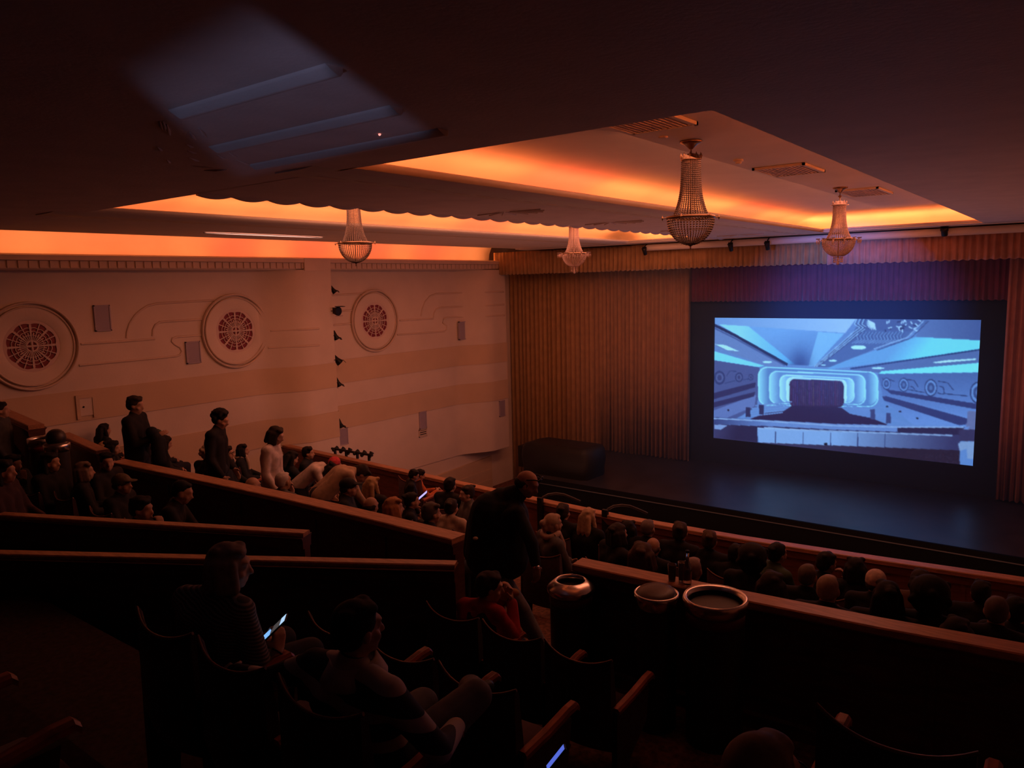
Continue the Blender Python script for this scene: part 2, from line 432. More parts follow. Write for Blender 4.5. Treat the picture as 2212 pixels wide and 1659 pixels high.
# flush grilles and plates in the wall
def wall_vent(px, py, w, h, label, louvre=False):
    q = atx(px, py, WX); x = wallx(q.y); q = q * (x / q.x); x = wallx(q.y)
    t = thing('wall_vent', label, 'vent', (x + .03, q.y, q.z - h / 2))
    mb = MB()
    for a in ((-w / 2, -w / 2 + .02, 0, h), (w / 2 - .02, w / 2, 0, h), (-w / 2, w / 2, 0, .02), (-w / 2, w / 2, h - .02, h)):
        mb.box(-.05, .012, a[0], a[1], a[2], a[3])
    mb.build('frame', M['grille'] if not louvre else M['moulding'], t)
    mb = MB(); n = 22 if not louvre else 3
    mb.box(-.05, -.004, -w / 2 + .01, w / 2 - .01, .01, h - .01, 1)
    for i in range(n):
        z = .02 + (h - .04) * (i + .5) / n
        mb.box(-.006, .006, -w / 2 + .015, w / 2 - .015, z - (h / n) * .3, z + (h / n) * .12, 0)
    mb.build('grille', [M['grille'] if not louvre else M['moulding'], M['grille'] if not louvre else M['black']], t)
wall_vent(220, 687, .28, .46, 'mauve rectangular grille high on the wall above the first scroll moulding')
wall_vent(416, 761, .30, .43, 'mauve grille just left of the middle rose medallion')
wall_vent(1014, 714, .36, .50, 'narrow grille under the scroll moulding by the curtain')
wall_vent(912, 907, .27, .46, 'upright grille low on the wall above the small louvre')
wall_vent(912, 935, .29, .20, 'small black louvre under an upright grille', True)
wall_vent(1083, 882, .26, .46, 'narrow grille at the swelling end of the wall by the curtain')
wall_vent(738, 943, .34, .40, 'narrow grille in the recess beside the column of spotlights')
a = atx(160, 855, WX); b = atx(208, 900, WX)
t = thing('access_panel', 'shallow framed wall hatch left of the standing man in black', 'hatch', (WX + .02, (a.y + b.y) / 2, b.z))
w = abs(b.y - a.y) / 2; h = a.z - b.z
mb = MB(); mb.box(-.05, .02, -w + .05, w - .05, .05, h - .05); mb.build('door_leaf', M['plaster'], t)
mb = MB()
for r in ((-w, -w + .06, 0, h), (w - .06, w, 0, h), (-w + .06, w - .06, h - .06, h)): mb.box(-.05, .035, *r)
mb.build('frame', M['plaster_tan'], t)
mb = MB(); mb.ball((.03, -w + .12, h * .5), .015); mb.build('knob', M['black_metal'], t)

# spotlights in the recess behind the first wall end
def wall_spot(px, py, size, yaw, pit, label):
    p = aty(px, py, Y1 + .10); size *= .78
    t = thing('wall_spotlight', label, 'spotlight', (WB - .05, Y1 + .07, p.z), 0, 'spotlights in the wall recess')
    mt = Matrix.Rotation(yaw, 4, 'Z') @ Matrix.Rotation(pit, 4, 'X')
    mb = MB(); s = size
    mb.lathe([(.02 * s, -.14 * s), (.06 * s, -.13 * s), (.062 * s, .02 * s), (.085 * s, .10 * s), (.085 * s, .13 * s), (.07 * s, .13 * s)], n=16, mtx=mt @ Matrix.Rotation(-math.pi / 2, 4, 'X'))
    mb.build('housing', M['black_metal'], t)
    mb = MB(); mb.box(-.10 * s, .10 * s, .145 * s, .15 * s, -.09 * s, -.085 * s, mtx=mt); mb.box(-.1 * s, .1 * s, .12 * s, .2 * s, .09 * s, .10 * s, mtx=mt)
    mb.build('barn_door', M['black_metal'], t)
    mb = MB(); mb.tube([(-.45, -.12, 0), (-.2, -.05, 0), (0, 0, 0)], .014, 6); mb.tube([(-.09 * s, 0, 0), (-.09 * s, -.1 * s, 0), (.09 * s, -.1 * s, 0), (.09 * s, 0, 0)], .008, 6)
    mb.build('bracket', M['black_metal'], t)
for a in ((721, 625, .9, -.5, -.9, 'topmost small black spotlight of the column in the wall recess'), (730, 671, 1.5, -1.45, -.1, 'largest black spotlight of the recess column, pointing at the stage'),
          (724, 724, 1.0, -.4, -1.1, 'black spotlight third from the top in the wall recess'), (729, 776, 1.25, -.6, -.8, 'squat black spotlight fourth from the top in the wall recess'),
          (729, 825, 1.0, -.4, -1.1, 'black spotlight fifth from the top in the wall recess'), (736, 914, 1.0, -.3, -1.2, 'lowest black spotlight of the recess column, above a narrow grille')):
    wall_spot(*a)

# ------------------------------------------------------------------ ceiling
ZU = .90                          # underside of the beams and of the rear ceiling
YE, YB = 4.05, 16.45              # rear and stage ends of the two bays
XR0, XR1 = -4.52, -1.70           # right bay between the lips
XL0, XL1 = -8.95, -6.78           # left bay
def bay(x0, x1, y0, y1, name):
    """vaulted bay: trough behind the lip, cove, flat top"""
    mb = MB()
    prof = [(-.60, .905), (-.68, .94), (-.68, 1.02), (-.62, 1.09), (-.50, 1.15), (-.34, 1.20), (-.12, 1.245), (.12, 1.27), (.42, 1.28)]
    rings = [[Vector((x0 + d, y0 + d, z)), Vector((x1 - d, y0 + d, z)), Vector((x1 - d, y1 - d, z)), Vector((x0 + d, y1 - d, z))] for d, z in prof]
    dense = []
    for r in rings:
        q = []
        for a, b in zip(r, r[1:] + r[:1]):
            for i in range(12): q.append(a.lerp(b, i / 12))
        dense.append(q)
    mb.loft(dense, True, False, 0, True)
    mb.add(rings[-1], [(3, 2, 1, 0)])
    return struct(mb.build(name, M['ceil']))
bay(XR0, XR1, YE, YB, 'ceiling'); bay(XL0, XL1, YE, YB, 'ceiling')
# rear ceiling (soffit): everything behind the bays, with the right-hand beam
mb = MB()
mb.box(-14.3, 1.6, -9, YE, ZU, ZU + .02)
struct(mb.build('ceiling', M['ceil_dark']))
mb = MB(); mb.box(XR1, 1.6, YE, 17.3, ZU, ZU + .02); struct(mb.build('ceiling_beam', M['ceil_dark']))
# stage end of the ceiling
mb = MB(); mb.box(-12.4, 1.6, YB + .06, 19.5, ZU, ZU + .02); struct(mb.build('ceiling', M['ceil']))
# left outer beam with its cove down to the cornice
mb = MB()
prof = [(-9.02, ZU + .045), (-9.0, ZU + .02), (-9.08, ZU + .005), (-9.25, ZU), (-12.06, ZU), (-12.10, ZU + .02), (-12.13, ZU + .2), (-12.3, ZU + .32), (-12.8, ZU + .36), (-13.3, ZU + .34), (-13.7, ZU + .26), (-13.93, ZU + .13), (-14.02, ZU - .05), (-14.05, ZU - .40)]
mb.loft([[Vector((x, y, z)) for x, z in prof] for y in (YE, 17.4)], False, False, 0, True)
struct(mb.build('ceiling_beam', M['ceil']))
# curled lips of the troughs (left edge of each bay and the stage end)
def lip_profile(mb, pts, side):
    prof = [(-.62, -.0), (-.30, .0), (-.12, .012), (-.03, .035), (.0, .06), (-.02, .075), (-.06, .06), (-.2, .035), (-.62, .02)]
    mb.sweep([(a, b) for a, b in prof], pts, side, cap=True, smooth=True)
mb = MB(); lip_profile(mb, [(XR0, YE - .3, ZU - .01), (XR0, YB + .0, ZU - .01)], Vector((1, 0, 0))); struct(mb.build('trim_20', M['ceil']))
mb = MB(); lip_profile(mb, [(XL0, YE - .3, ZU - .01), (XL0, YB, ZU - .01)], Vector((1, 0, 0))); struct(mb.build('trim_21', M['ceil']))
mb = MB(); lip_profile(mb, [(-12.4, YB, ZU - .01), (1.6, YB, ZU - .01)], Vector((0, -1, 0))); struct(mb.build('trim_22', M['ceil']))
# centre beam with scalloped edges, a band of fan and wave ornament down its underside
def scallop(y, ph=0): return .045 * abs(math.sin(math.pi * (y + ph) / .42)) ** .8
mb = MB(); ys = [YE - .02 + i * .03 for i in range(int((YB + .3 - YE) / .03) + 2)]
ri = [[Vector((-6.80 + .05 - scallop(y), y, ZU - .035)), Vector((-6.80 + .0 - scallop(y), y, ZU + .0)), ] for y in ys]
xa, xb = -6.72, -5.02
rows = []
for y in ys:
    s = scallop(y)
    f = .034 * abs(math.sin(math.pi * y / .40)) ** .8; f2 = .014 * abs(math.sin(math.pi * y / .40)) ** .8
    rows.append([Vector((xa - .03, y, ZU + .10)), Vector((xa - .02, y, ZU - .004 - f)), Vector((xa, y, ZU - .004 - f)), Vector((xa + .02, y, ZU - .002)), Vector((xb - .03, y, ZU - .002)), Vector((xb - .005, y, ZU - .004 - f2)), Vector((xb + .012, y, ZU - .004 - f2)), Vector((xb + .014, y, ZU - .006)), Vector((xb + .5, y, ZU - .006))])
mb.loft(rows, False, False, 0, False)
struct(mb.build('ceiling_beam', M['ceil_dark']))
mb = MB()
for k in range(1, 5):
    yc = 5.0 + k * 2.6
    for j in range(9):
        a = math.pi * (j + .5) / 9; c = Vector((-5.87, yc, ZU - .02))
        mb.tube([c + Vector((math.cos(a) * .08, math.sin(a) * .08, 0)), c + Vector((math.cos(a) * .5, math.sin(a) * .5, 0))], [.005, .010], 6)
    for j in range(0):
        yy = yc + .75 + j * .26
        mb.tube([(-6.5 + i * .105, yy + .06 * math.sin(i * 1.6), ZU - .008) for i in range(13)], .010, 6)
struct(mb.build('trim_23', M['ceil_dark']))
# rolls across the rear ceiling, and the fan ornament that ends them on the left
for i, (p0, p1) in enumerate((((395, 243), (760, 152)), ((474, 320), (880, 236)), ((556, 358), (960, 280)))):
    a, b = atz(p0[0], p0[1], ZU), atz(p1[0], p1[1], ZU); yy = (a.y + b.y) / 2; yy = a.y
    mb = MB(); w = .06
    mb.sweep([(-w * 1.6, .01), (-w, -.012), (-w * .35, -.032), (.0, -.036), (.012, -.024), (.014, .01)], [(a.x, yy, ZU), (b.x, yy, ZU)], Vector((0, 1, 0)), smooth=True)
    struct(mb.build('trim_%d' % (24 + i), M['ceil_dark']))
mb = MB()
for j, (q0, q1) in enumerate((((345, 262), (352, 280)), ((352, 262), (359, 284)), ((360, 268), (367, 292)), ((410, 285), (424, 302)), ((430, 277), (446, 296)), ((402, 312), (418, 318)), ((405, 325), (424, 331)), ((408, 340), (430, 348)),
                             ((415, 358), (460, 362)), ((440, 368), (490, 366)), ((470, 335), (488, 343)), ((495, 330), (512, 339)), ((510, 345), (545, 357)), ((340, 318), (350, 325)), ((360, 345), (368, 352)))):
    a, b = atz(*q0, ZU), atz(*q1, ZU); mb.tube([a, a.lerp(b, .5) + Vector((0, 0, -.004)), b], [.003, .011, .004], 6)
struct(mb.build('trim_27', M['ceil_dark']))
# roof above everything, right, rear walls
mb = MB(); mb.box(-14.6, 1.9, -9, 21, 2.0, 2.2); struct(mb.build('ceiling', M['ceil_dark']))
mb = MB(); mb.box(1.6, 1.9, -9, 21, -6, 2.2); struct(mb.build('wall_right', M['plaster']))
mb = MB(); mb.box(-14.6, 1.9, -9.3, -9, -6, 2.2); struct(mb.build('wall_back', M['plaster']))
mb = MB(); mb.box(-14.6, 1.9, 20.8, 21, -6, 2.2); struct(mb.build('wall_front', M['black']))

# long slot light in the left beam
a, b = atz(450, 500, ZU), atz(692, 513, ZU)
t = thing('slot_light', 'thin glowing slot light in the underside of the left ceiling beam', 'light', (-11.0, (a.y + b.y) / 2, ZU - .004))
L = (b.y - a.y) / 2
mb = MB(); n = 24; pts = [(math.cos(2 * math.pi * k / n), math.sin(2 * math.pi * k / n)) for k in range(n)]
mb.loft([[Vector((.13 * c, L * s, -.002)) for c, s in pts], [Vector((.13 * c, L * s, -.012)) for c, s in pts], [Vector((.10 * c, L * .98 * s, -.012)) for c, s in pts], [Vector((.10 * c, L * .98 * s, .0)) for c, s in pts]], True, False, 0, False)
mb.build('rim', M['ceil'], t)
mb = MB(); mb.add([Vector((.10 * c, L * .98 * s, -.004)) for c, s in pts], [tuple(range(n))]); mb.build('diffuser', M['glow'], t)

# ceiling vents, detector
def ceiling_vent(px, py, w, l, label):
    p = atz(px, py, 1.28)
    t = thing('ceiling_vent', label, 'vent', (p.x, p.y, 1.262), 0, 'square vents in the right ceiling bay')
    mb = MB()
    for r in ((-w, -w + .03, -l, l), (w - .03, w, -l, l), (-w, w, -l, -l + .03), (-w, w, l - .03, l)): mb.box(r[0], r[1], r[2], r[3], -.012, .016)
    mb.build('frame', M['ceil'], t)
    mb = MB()
    for i in range(12):
        x = -w + .03 + (2 * w - .06) * (i + .5) / 12
        mb.box(x - .004, x + .012, -l + .03, l - .03, -.008, .014)
    mb.build('blades', M['ceil_dark'], t)
    mb = MB(); mb.box(-w + .02, w - .02, -l + .02, l - .02, .012, .016); mb.build('duct', M['bin_dark'], t)
ceiling_vent(1400, 262, .30, .30, 'nearest ceiling vent with open slats, half hidden by the dark soffit edge')
ceiling_vent(1705, 365, .30, .42, 'slatted ceiling vent beyond the nearer right-bay chandelier')
ceiling_vent(1868, 413, .30, .52, 'farthest slatted ceiling vent, behind the right-most chandelier')
p = atz(1595, 345, 1.28)
t = thing('smoke_detector', 'small pale smoke detector on the right bay ceiling', 'smoke detector', (p.x, p.y, 1.275))
mb = MB(); mb.lathe([(.055, .006), (.055, -.012), (.045, -.018)], n=18); mb.build('base', M['white'], t)
mb = MB(); mb.lathe([(.036, -.016), (.034, -.035), (.02, -.042)], n=18); mb.build('sensor_head', M['white'], t)
p = atz(1433, 295, 1.28)
mb = MB(); mb.lathe([(.04, .006), (.045, -.004), (.02, -.010)], c=(p.x, p.y, 1.275), n=16)
tag(mb.build('ceiling_rose', M['ceil_dark']), 'small flat disc on the ceiling left of the nearer right-bay chandelier', 'ceiling fitting')
p = atz(820, 289, ZU)
mb = MB(); mb.ball((p.x, p.y, ZU - .004), .008)
tag(mb.build('indicator_light', mat('red_indicator', (.5, .1, .1), emit=(1, .3, .25), estr=1.5)), 'tiny red indicator light on the dark rear ceiling', 'light')
# ------------------------------------------------------------------ stage end
ZS = -4.72                        # stage floor
YP, YD, YM, YSCR = 17.2, 18.3, 18.55, 18.60
def pleats(x0, x1, y, zt, zb, n, amp, seed, name, m, parent=None, zb1=None, yfun=None, thick=.02):
    """hanging pleated cloth with irregular folds, closed at the back"""
    r = random.Random(seed); mb = MB(); N = n * 8
    ph = [0.0]
    for i in range(N): ph.append(ph[-1] + (.75 + .5 * r.random()))
    tot = ph[-1]; ph = [p / tot for p in ph]
    am = [amp * (.55 + .6 * r.random()) for _ in range(n + 2)]
    rows = []
    for k, zf in enumerate((0, .12, .5, 1)):
        row = []
        for i in range(N + 1):
            u = i / N; x = x0 + (x1 - x0) * u
            a = am[int(u * n)] * (.7 + .45 * zf)
            d = a * (math.sin(2 * math.pi * n * ph[i]) + .35 * math.sin(2 * math.pi * n * 2.3 * ph[i] + seed))
            ze = zb if zb1 is None else zb + (zb1 - zb) * u
            yy = y + (yfun(x) if yfun else 0)
            row.append(Vector((x, yy - d, zt + (ze - zt) * zf - (.012 * math.sin(i * .7 + seed) if zf == 1 else 0))))
        rows.append(row)
    back = [[p + Vector((0, thick + amp, 0)) for p in rw] for rw in reversed(rows)]
    mb.loft(rows + back, False, False, 0, True, loop=True)
    return mb.build(name, m, parent)
def tag_at(o, *a, **k): return tag(o, *a, **k)
struct(MB().box(-10.9, 1.6, 14.75, 20.8, ZS - .12, ZS).build('floor', M['stage']))
mb = MB(); mb.box(-10.6, 1.6, 14.80, 14.9, -6.0, ZS - .12); struct(mb.build('wall_stage', M['apron']))
mb = MB(); mb.box(-10.6, 1.6, 14.72, 14.78, ZS - .09, ZS + .012); struct(mb.build('trim_30', M['apron']))
MB_floor = MB().box(-14.6, 1.9, -9, 21, -6.1, -6.0)
struct(MB_floor.build('floor', M['carpet']))
# curtains
cur = thing('stage_curtain', 'tall gold pleated stage curtain hanging left of the projection screen', 'curtain', (-11.0, YD, ZS))
for a in ((-14.6, -10.9, -5.95, 24, 3), (-10.9, -8.24, ZS + .01, 22, 4)):
    o = pleats(a[0], a[1], YD, .62, a[2], a[3], .055, a[4], 'drape', M['gold'], cur); o.data.transform(Matrix.Translation((11.0, -YD, -ZS)))
c2 = pleats(-1.40, 1.6, YD, .62, -4.68, 26, .055, 9, 'stage_curtain', M['gold_red'])
tag(c2, 'rust coloured pleated stage curtain at the right edge of the picture', 'curtain')
pel = thing('curtain_pelmet', 'gathered velvet pelmet running along the top of the whole stage opening', 'pelmet', (-6.3, YP, .28))
def at_origin(o, org):
    o.data.transform(Matrix.Translation(-Vector(org)))
    return o
ORG = (-6.3, YP, .28)
at_origin(pleats(-13.62, -8.2, YP, .88, .26, 44, .035, 5, 'swag', M['gold'], pel), ORG)
at_origin(pleats(-8.2, -4.6, YP - .02, .86, .27, 30, .035, 6, 'swag', M['gold'], pel), ORG)
at_origin(pleats(-4.6, 1.6, YP - .02, .86, .25, 46, .035, 7, 'swag', M['gold_red'], pel), ORG)
mb = MB(); mb.box(-13.66, -13.60, YP - .05, YP + .6, .26, .88); at_origin(mb.build('return_end', M['gold'], pel), ORG)
mb = MB(); mb.box(-13.6, 1.6, YP + .05, YP + .5, .80, .84); at_origin(mb.build('pelmet_board', M['black'], pel), ORG)
v = pleats(-8.35, -1.40, YD + .12, .6, -.56, 60, .03, 12, 'inner_valance', M['purple'])
tag(v, 'crimson pleated inner valance above the black border of the screen', 'valance')
# half-round batten in front of the pelmet, lit along its top
mb = MB(); n = 12
y0 = YP - .26
mb.loft([[Vector((x, y0 - .075 * math.cos(math.pi * (k / n) - math.pi / 2), .79 + .075 * math.sin(math.pi * k / n - math.pi / 2))) for k in range(n + 1)] + [Vector((x, y0 + .02, .865)), Vector((x, y0 + .02, .715))] for x in (-8.75, 1.6)], True, True, 0, True)
struct(mb.build('trim_31', M['ceil']))
for x0, x1 in ((-8.6, -6.7), (-4.35, -1.45)):
    area('batten_slot_lamp', ((x0 + x1) / 2, YP - .30, .895), (0, 0, 0), x1 - x0, .02, (1, .42, .25), 1.6)
for px, py, s, lab in ((2040, 497, 1, 'black clamp spotlight on the pale batten at far right'), (1578, 532, .8, 'small black spotlight hanging before the pelmet, left of a matching one'), (1657, 529, .8, 'small black spotlight hanging before the pelmet, beside the farther right-bay chandelier'), (1392, 541, .8, 'small black clamp at the left end of the pale batten')):
    p = aty(px, py, YP - .42)
    t = thing('clamp_spotlight', lab, 'spotlight', (p.x, YP - .42, p.z), 0, 'spotlights along the batten')
    mb = MB(); mb.lathe([(.03 * s, -.12), (.055 * s, -.11), (.06 * s, .0), (.075 * s, .06), (.06 * s, .06)], n=14, mtx=Matrix.Rotation(.5, 4, 'X')); mb.build('housing', M['black_metal'], t)
    mb = MB(); mb.tube([(0, 0, .02), (0, .03, .10), (0, .12, .15)], .014, 6); mb.tube([(-.06 * s, 0, -.02), (-.06 * s, 0, .08), (.06 * s, 0, .08), (.06 * s, 0, -.02)], .01, 6); mb.build('clamp', M['black_metal'], t)

# masking and screen
sx0, sx1, sz0, sz1 = -7.67, -1.86, -4.09, -.975
mk = thing('screen_masking', 'black cloth border framing the bright projection screen', 'screen masking', (-4.8, YM, ZS))
for r in ((-8.36, sx0, ZS, -.5), (sx1, -1.38, ZS, -.5), (sx0, sx1, sz1, -.5), (sx0, sx1, ZS, sz0)):
    mb = MB(); mb.box(r[0] + 4.8, r[1] + 4.8, 0, .04, r[2] - ZS, r[3] - ZS); mb.build('masking_panel', M['masking'], mk)
# the picture on the screen: a blue-toned monochrome view of an old auditorium, painted as light per grid point
TLc, TRc, BRc, BLc = (185, 128), (1772, 146), (1720, 1018), (167, 848)
def homog(src, dst):
    A = []; B = []
    for (x, y), (u, v_) in zip(src, dst):
        A += [[x, y, 1, 0, 0, 0, -u * x, -u * y], [0, 0, 0, x, y, 1, -v_ * x, -v_ * y]]; B += [u, v_]
    return np.append(np.linalg.solve(np.array(A, float), np.array(B, float)), 1).reshape(3, 3)
GX, GY = 460, 244
H = homog([(0, 0), (1, 0), (1, 1), (0, 1)], [TLc, TRc, BRc, BLc])
uu, vv = np.meshgrid(np.linspace(0, 1, GX + 1), np.linspace(0, 1, GY + 1))
den = H[2, 0] * uu + H[2, 1] * vv + 1
PX = (H[0, 0] * uu + H[0, 1] * vv + H[0, 2]) / den; PY = (H[1, 0] * uu + H[1, 1] * vv + H[1, 2]) / den
img = np.zeros((GY + 1, GX + 1, 3)); img[:] = (105, 140, 205)
nr = np.random.RandomState(4)
def inside(poly):
    r = np.zeros(PX.shape, bool); n = len(poly)
    for i in range(n):
        x0, y0 = poly[i]; x1, y1 = poly[(i + 1) % n]
        if y0 == y1: continue
        c = ((y0 > PY) != (y1 > PY)) & (PX < (x1 - x0) * (PY - y0) / (y1 - y0) + x0)
        r ^= c
    return r
def paint(poly, c0, c1=None, a=None, b=None, alpha=1.0):
    m = inside(poly); c0 = np.array(c0, float)
    if c1 is None: col = np.broadcast_to(c0, img.shape)
    else:
        d = np.array(b, float) - np.array(a, float); t = ((PX - a[0]) * d[0] + (PY - a[1]) * d[1]) / (d @ d); t = np.clip(t, 0, 1)[..., None]
        col = c0 * (1 - t) + np.array(c1, float) * t
    img[m] = img[m] * (1 - alpha) + col[m] * alpha
def line(pts, w, c, alpha=1.0):
    for (x0, y0), (x1, y1) in zip(pts, pts[1:]):
        d = math.hypot(x1 - x0, y1 - y0) or 1; nx, ny = -(y1 - y0) / d * w / 2, (x1 - x0) / d * w / 2
        paint([(x0 + nx, y0 + ny), (x1 + nx, y1 + ny), (x1 - nx, y1 - ny), (x0 - nx, y0 - ny)], c, alpha=alpha)
def oval(cx, cy, rx, ry, c, alpha=1.0, n=28): paint([(cx + rx * math.cos(2 * math.pi * k / n), cy + ry * math.sin(2 * math.pi * k / n)) for k in range(n)], c, alpha=alpha)
def rrect(x0, y0, x1, y1, r, dy=0):
    out = []
    for cx, cy, a0 in ((x1 - r, y0 + r + dy, -90), (x1 - r, y1 - r + dy * .3, 0), (x0 + r, y1 - r, 90), (x0 + r, y0 + r, 180)):
        for k in range(7): a = math.radians(a0 + 15 * k); out.append((cx + r * math.cos(a), cy + r * math.sin(a)))
    return out
# ceiling
paint([(150, 110), (1040, 120), (960, 225), (185, 168)], (120, 160, 225), (165, 200, 245), (200, 150), (960, 180))
paint([(205, 168), (965, 222), (775, 418), (620, 410)], (120, 170, 235), (95, 135, 200), (640, 190), (700, 400))
paint([(208, 168), (385, 180), (660, 408), (612, 408)], (150, 225, 255), (110, 190, 250), (330, 210), (560, 200))
paint([(955, 225), (800, 215), (740, 418), (775, 418)], (140, 200, 250), alpha=.8)
bayp = inside([(205, 168), (965, 222), (775, 418), (620, 410)])
g = (.85 * np.exp(-((PX - 690) / 62) ** 2 - ((PY - 420) / 95) ** 2) * bayp)[..., None]; img[:] = img * (1 - g) + np.array((50, 72, 135)) * g
paint([(150, 170), (215, 180), (615, 408), (560, 425), (470, 415), (150, 285)], (110, 135, 195))
line([(180, 172), (300, 232), (615, 410)], 16, (30, 45, 90)); line([(180, 190), (300, 250), (600, 415)], 9, (75, 95, 155))
paint([(150, 325), (185, 330), (478, 416), (440, 424), (150, 378)], (130, 225, 255))
paint([(182, 286), (245, 292), (330, 330), (255, 322)], (185, 240, 255)); oval(495, 394, 28, 7, (185, 240, 255))
paint([(1440, 130), (1800, 130), (1800, 270), (1380, 246)], (95, 120, 180), (75, 95, 155), (1400, 200), (1760, 200))
paint([(1385, 246), (1800, 270), (1800, 322), (870, 438), (840, 425), (1290, 275)], (110, 165, 225), (120, 225, 255), (1300, 250), (1420, 345))
line([(1800, 318), (990, 436)], 10, (40, 60, 115))
paint([(1800, 322), (1800, 402), (1175, 462), (985, 440)], (90, 112, 172))
paint([(1478, 398), (1560, 386), (1738, 376), (1740, 384), (1600, 396), (1500, 404)], (190, 240, 255)); oval(1155, 432, 38, 6, (180, 235, 255))
paint([(1800, 398), (1800, 458), (1158, 466), (1175, 450)], (130, 235, 255))
paint([(1060, 130), (1480, 130), (1300, 272), (1130, 322), (860, 428), (775, 422), (985, 262)], (80, 105, 165))
for k, wv in ((0, 70), (22, 40), (44, 20)):
    line([(1035 + k, 128), (1018 + k, 170), (1050 + k, 190), (1000 + k * .9, 225), (960 + k * .8, 262), (775 + k * .4, 422)], 5, (160, 200, 245)); line([(1043 + k, 128), (1026 + k, 170), (1058 + k, 190), (1008 + k * .9, 228), (780 + k * .4, 422)], 4, (50, 65, 120))
paint([(1100, 130), (1440, 132), (1375, 212), (1080, 205)], (75, 95, 155))
for k in range(9):
    a = -.4 + k * .28; line([(1135, 165), (1135 + 45 * math.cos(a + 1.8), 165 + 40 * math.sin(a + 1.8))], 7, (190, 225, 255))
for k in range(26):
    x = 1190 + nr.rand() * 210; y = 142 + nr.rand() * 62; a = nr.rand() * 3.1; line([(x, y), (x + 26 * math.cos(a), y + 18 * math.sin(a))], 7, (185, 220, 255) if k % 3 else (40, 50, 100))
for k in range(14):
    x = 1010 + k * 20; line([(x + 40, 215), (x + 20, 240), (x + 30, 262), (x - 10, 285)], 4, (125, 160, 215)); line([(x + 46, 215), (x + 26, 240), (x + 36, 262)], 3, (50, 65, 120))
line([(1430, 150), (1330, 250), (1130, 318)], 6, (150, 185, 235)); line([(1460, 150), (1350, 255), (1150, 325)], 5, (55, 70, 125))
oval(1040, 308, 46, 13, (190, 245, 255)); oval(887, 387, 24, 6, (185, 240, 255)); oval(830, 413, 14, 4, (180, 235, 255))
# side walls
paint([(150, 378), (448, 426), (432, 660), (300, 735), (150, 735)], (78, 88, 145)); paint([(150, 690), (425, 590), (415, 660), (230, 735), (150, 735)], (105, 122, 185))
paint([(150, 585), (300, 545), (425, 515), (420, 545), (300, 580), (150, 622)], (48, 48, 95)); paint([(150, 640), (420, 572), (412, 600), (150, 672)], (48, 48, 95))
for x, y, r in ((208, 487, 42), (325, 485, 30), (395, 485, 20)): oval(x, y, r * .8, r, (50, 62, 115)); oval(x, y, r * .55, r * .7, (85, 95, 150)); oval(x, y, r * .3, r * .42, (58, 66, 118))
line([(240, 520), (300, 505)], 4, (50, 62, 115)); line([(250, 478), (270, 445), (310, 450)], 4, (50, 62, 115)); line([(350, 500), (380, 495)], 4, (50, 62, 115))
paint([(1155, 466), (1800, 458), (1800, 780), (1380, 785), (1188, 625)], (82, 108, 172), (112, 145, 215), (1400, 480), (1400, 740))
paint([(1178, 480), (1200, 560), (1230, 585), (1800, 690), (1800, 655), (1215, 560)], (52, 60, 115)); paint([(1178, 600), (1205, 600), (1700, 738), (1690, 768), (1640, 775), (1190, 625)], (52, 60, 115))
for x, y, r in ((1205, 525, 36), (1308, 532, 42), (1470, 550, 52), (1750, 580, 66)):
    oval(x, y, r * .72, r, (45, 60, 112)); oval(x, y, r * .62, r * .86, (110, 145, 210)); oval(x, y, r * .42, r * .6, (58, 78, 135)); oval(x, y, r * .2, r * .3, (90, 115, 175))
for l in ([(1330, 500), (1370, 505), (1395, 545)], [(1335, 560), (1430, 578)], [(1345, 540), (1362, 545), (1375, 560)], [(1512, 510), (1570, 520), (1605, 565)], [(1520, 540), (1545, 548), (1550, 585), (1690, 600)], [(1225, 500), (1255, 512)], [(1510, 580), (1535, 588), (1550, 585)]): line(l, 5, (45, 60, 112))
for x, y in ((1208, 662), (1285, 692), (1388, 732), (258, 682)): oval(x, y, 7, 5, (25, 25, 55))
paint([(1690, 690), (1742, 690), (1730, 830), (1675, 820)], (110, 115, 165))
# proscenium frames
for x0, y0, x1, y1, r, dy, cs in ((437, 422, 1157, 655, 55, 30, ((160, 235, 255), (95, 135, 200))), (503, 446, 1082, 645, 48, 22, ((165, 235, 255), (105, 145, 210))), (566, 470, 1014, 635, 40, 18, ((175, 240, 255), (120, 165, 230))), (606, 484, 968, 640, 34, 14, ((190, 245, 255), (150, 200, 250)))):
    paint(rrect(x0, y0, x1, y1, r, dy), cs[0]); paint(rrect(x0 + 7, y0 + 7, x1 - 7, y1 - 5, r - 4, dy), cs[0], cs[1], (x0, 500), (x0 + 62, 500)); 
    paint([p for p in rrect(x1 - 110, y0 + 7 + dy * .9, x1 - 7, y1 - 5, r - 4, dy * .1)], cs[1], cs[0], (x1 - 62, 500), (x1, 500))
paint(rrect(626, 496, 950, 662, 30, 12), (52, 38, 78))
for k in range(26): line([(636 + k * 12, 505), (636 + k * 12, 655)], 3 + nr.rand() * 4, (62 + nr.rand() * 40, 52 + nr.rand() * 30, 100 + nr.rand() * 40), .7)
# stalls, organ grilles
paint([(380, 738), (480, 700), (590, 688), (640, 655), (935, 668), (985, 705), (1110, 730), (1232, 778), (800, 770)], (44, 34, 74))
for k in range(5): line([(420 - k * 22, 655 + k * 17), (640 - k * 14, 632 + k * 16)], 8, (115, 148, 212)); line([(945 + k * 22, 645 + k * 15), (1130 + k * 40, 690 + k * 17), (1340 + k * 12, 780)], 7, (110, 142, 208))
for x, y in ((456, 650), (376, 665)): paint([(x - 14, y), (x + 14, y), (x + 14, y + 58), (x - 14, y + 58)], (48, 48, 92))
for x, y in ((1122, 678), (1216, 700)): paint([(x - 14, y), (x + 14, y), (x + 14, y + 62), (x - 14, y + 62)], (62, 68, 120))
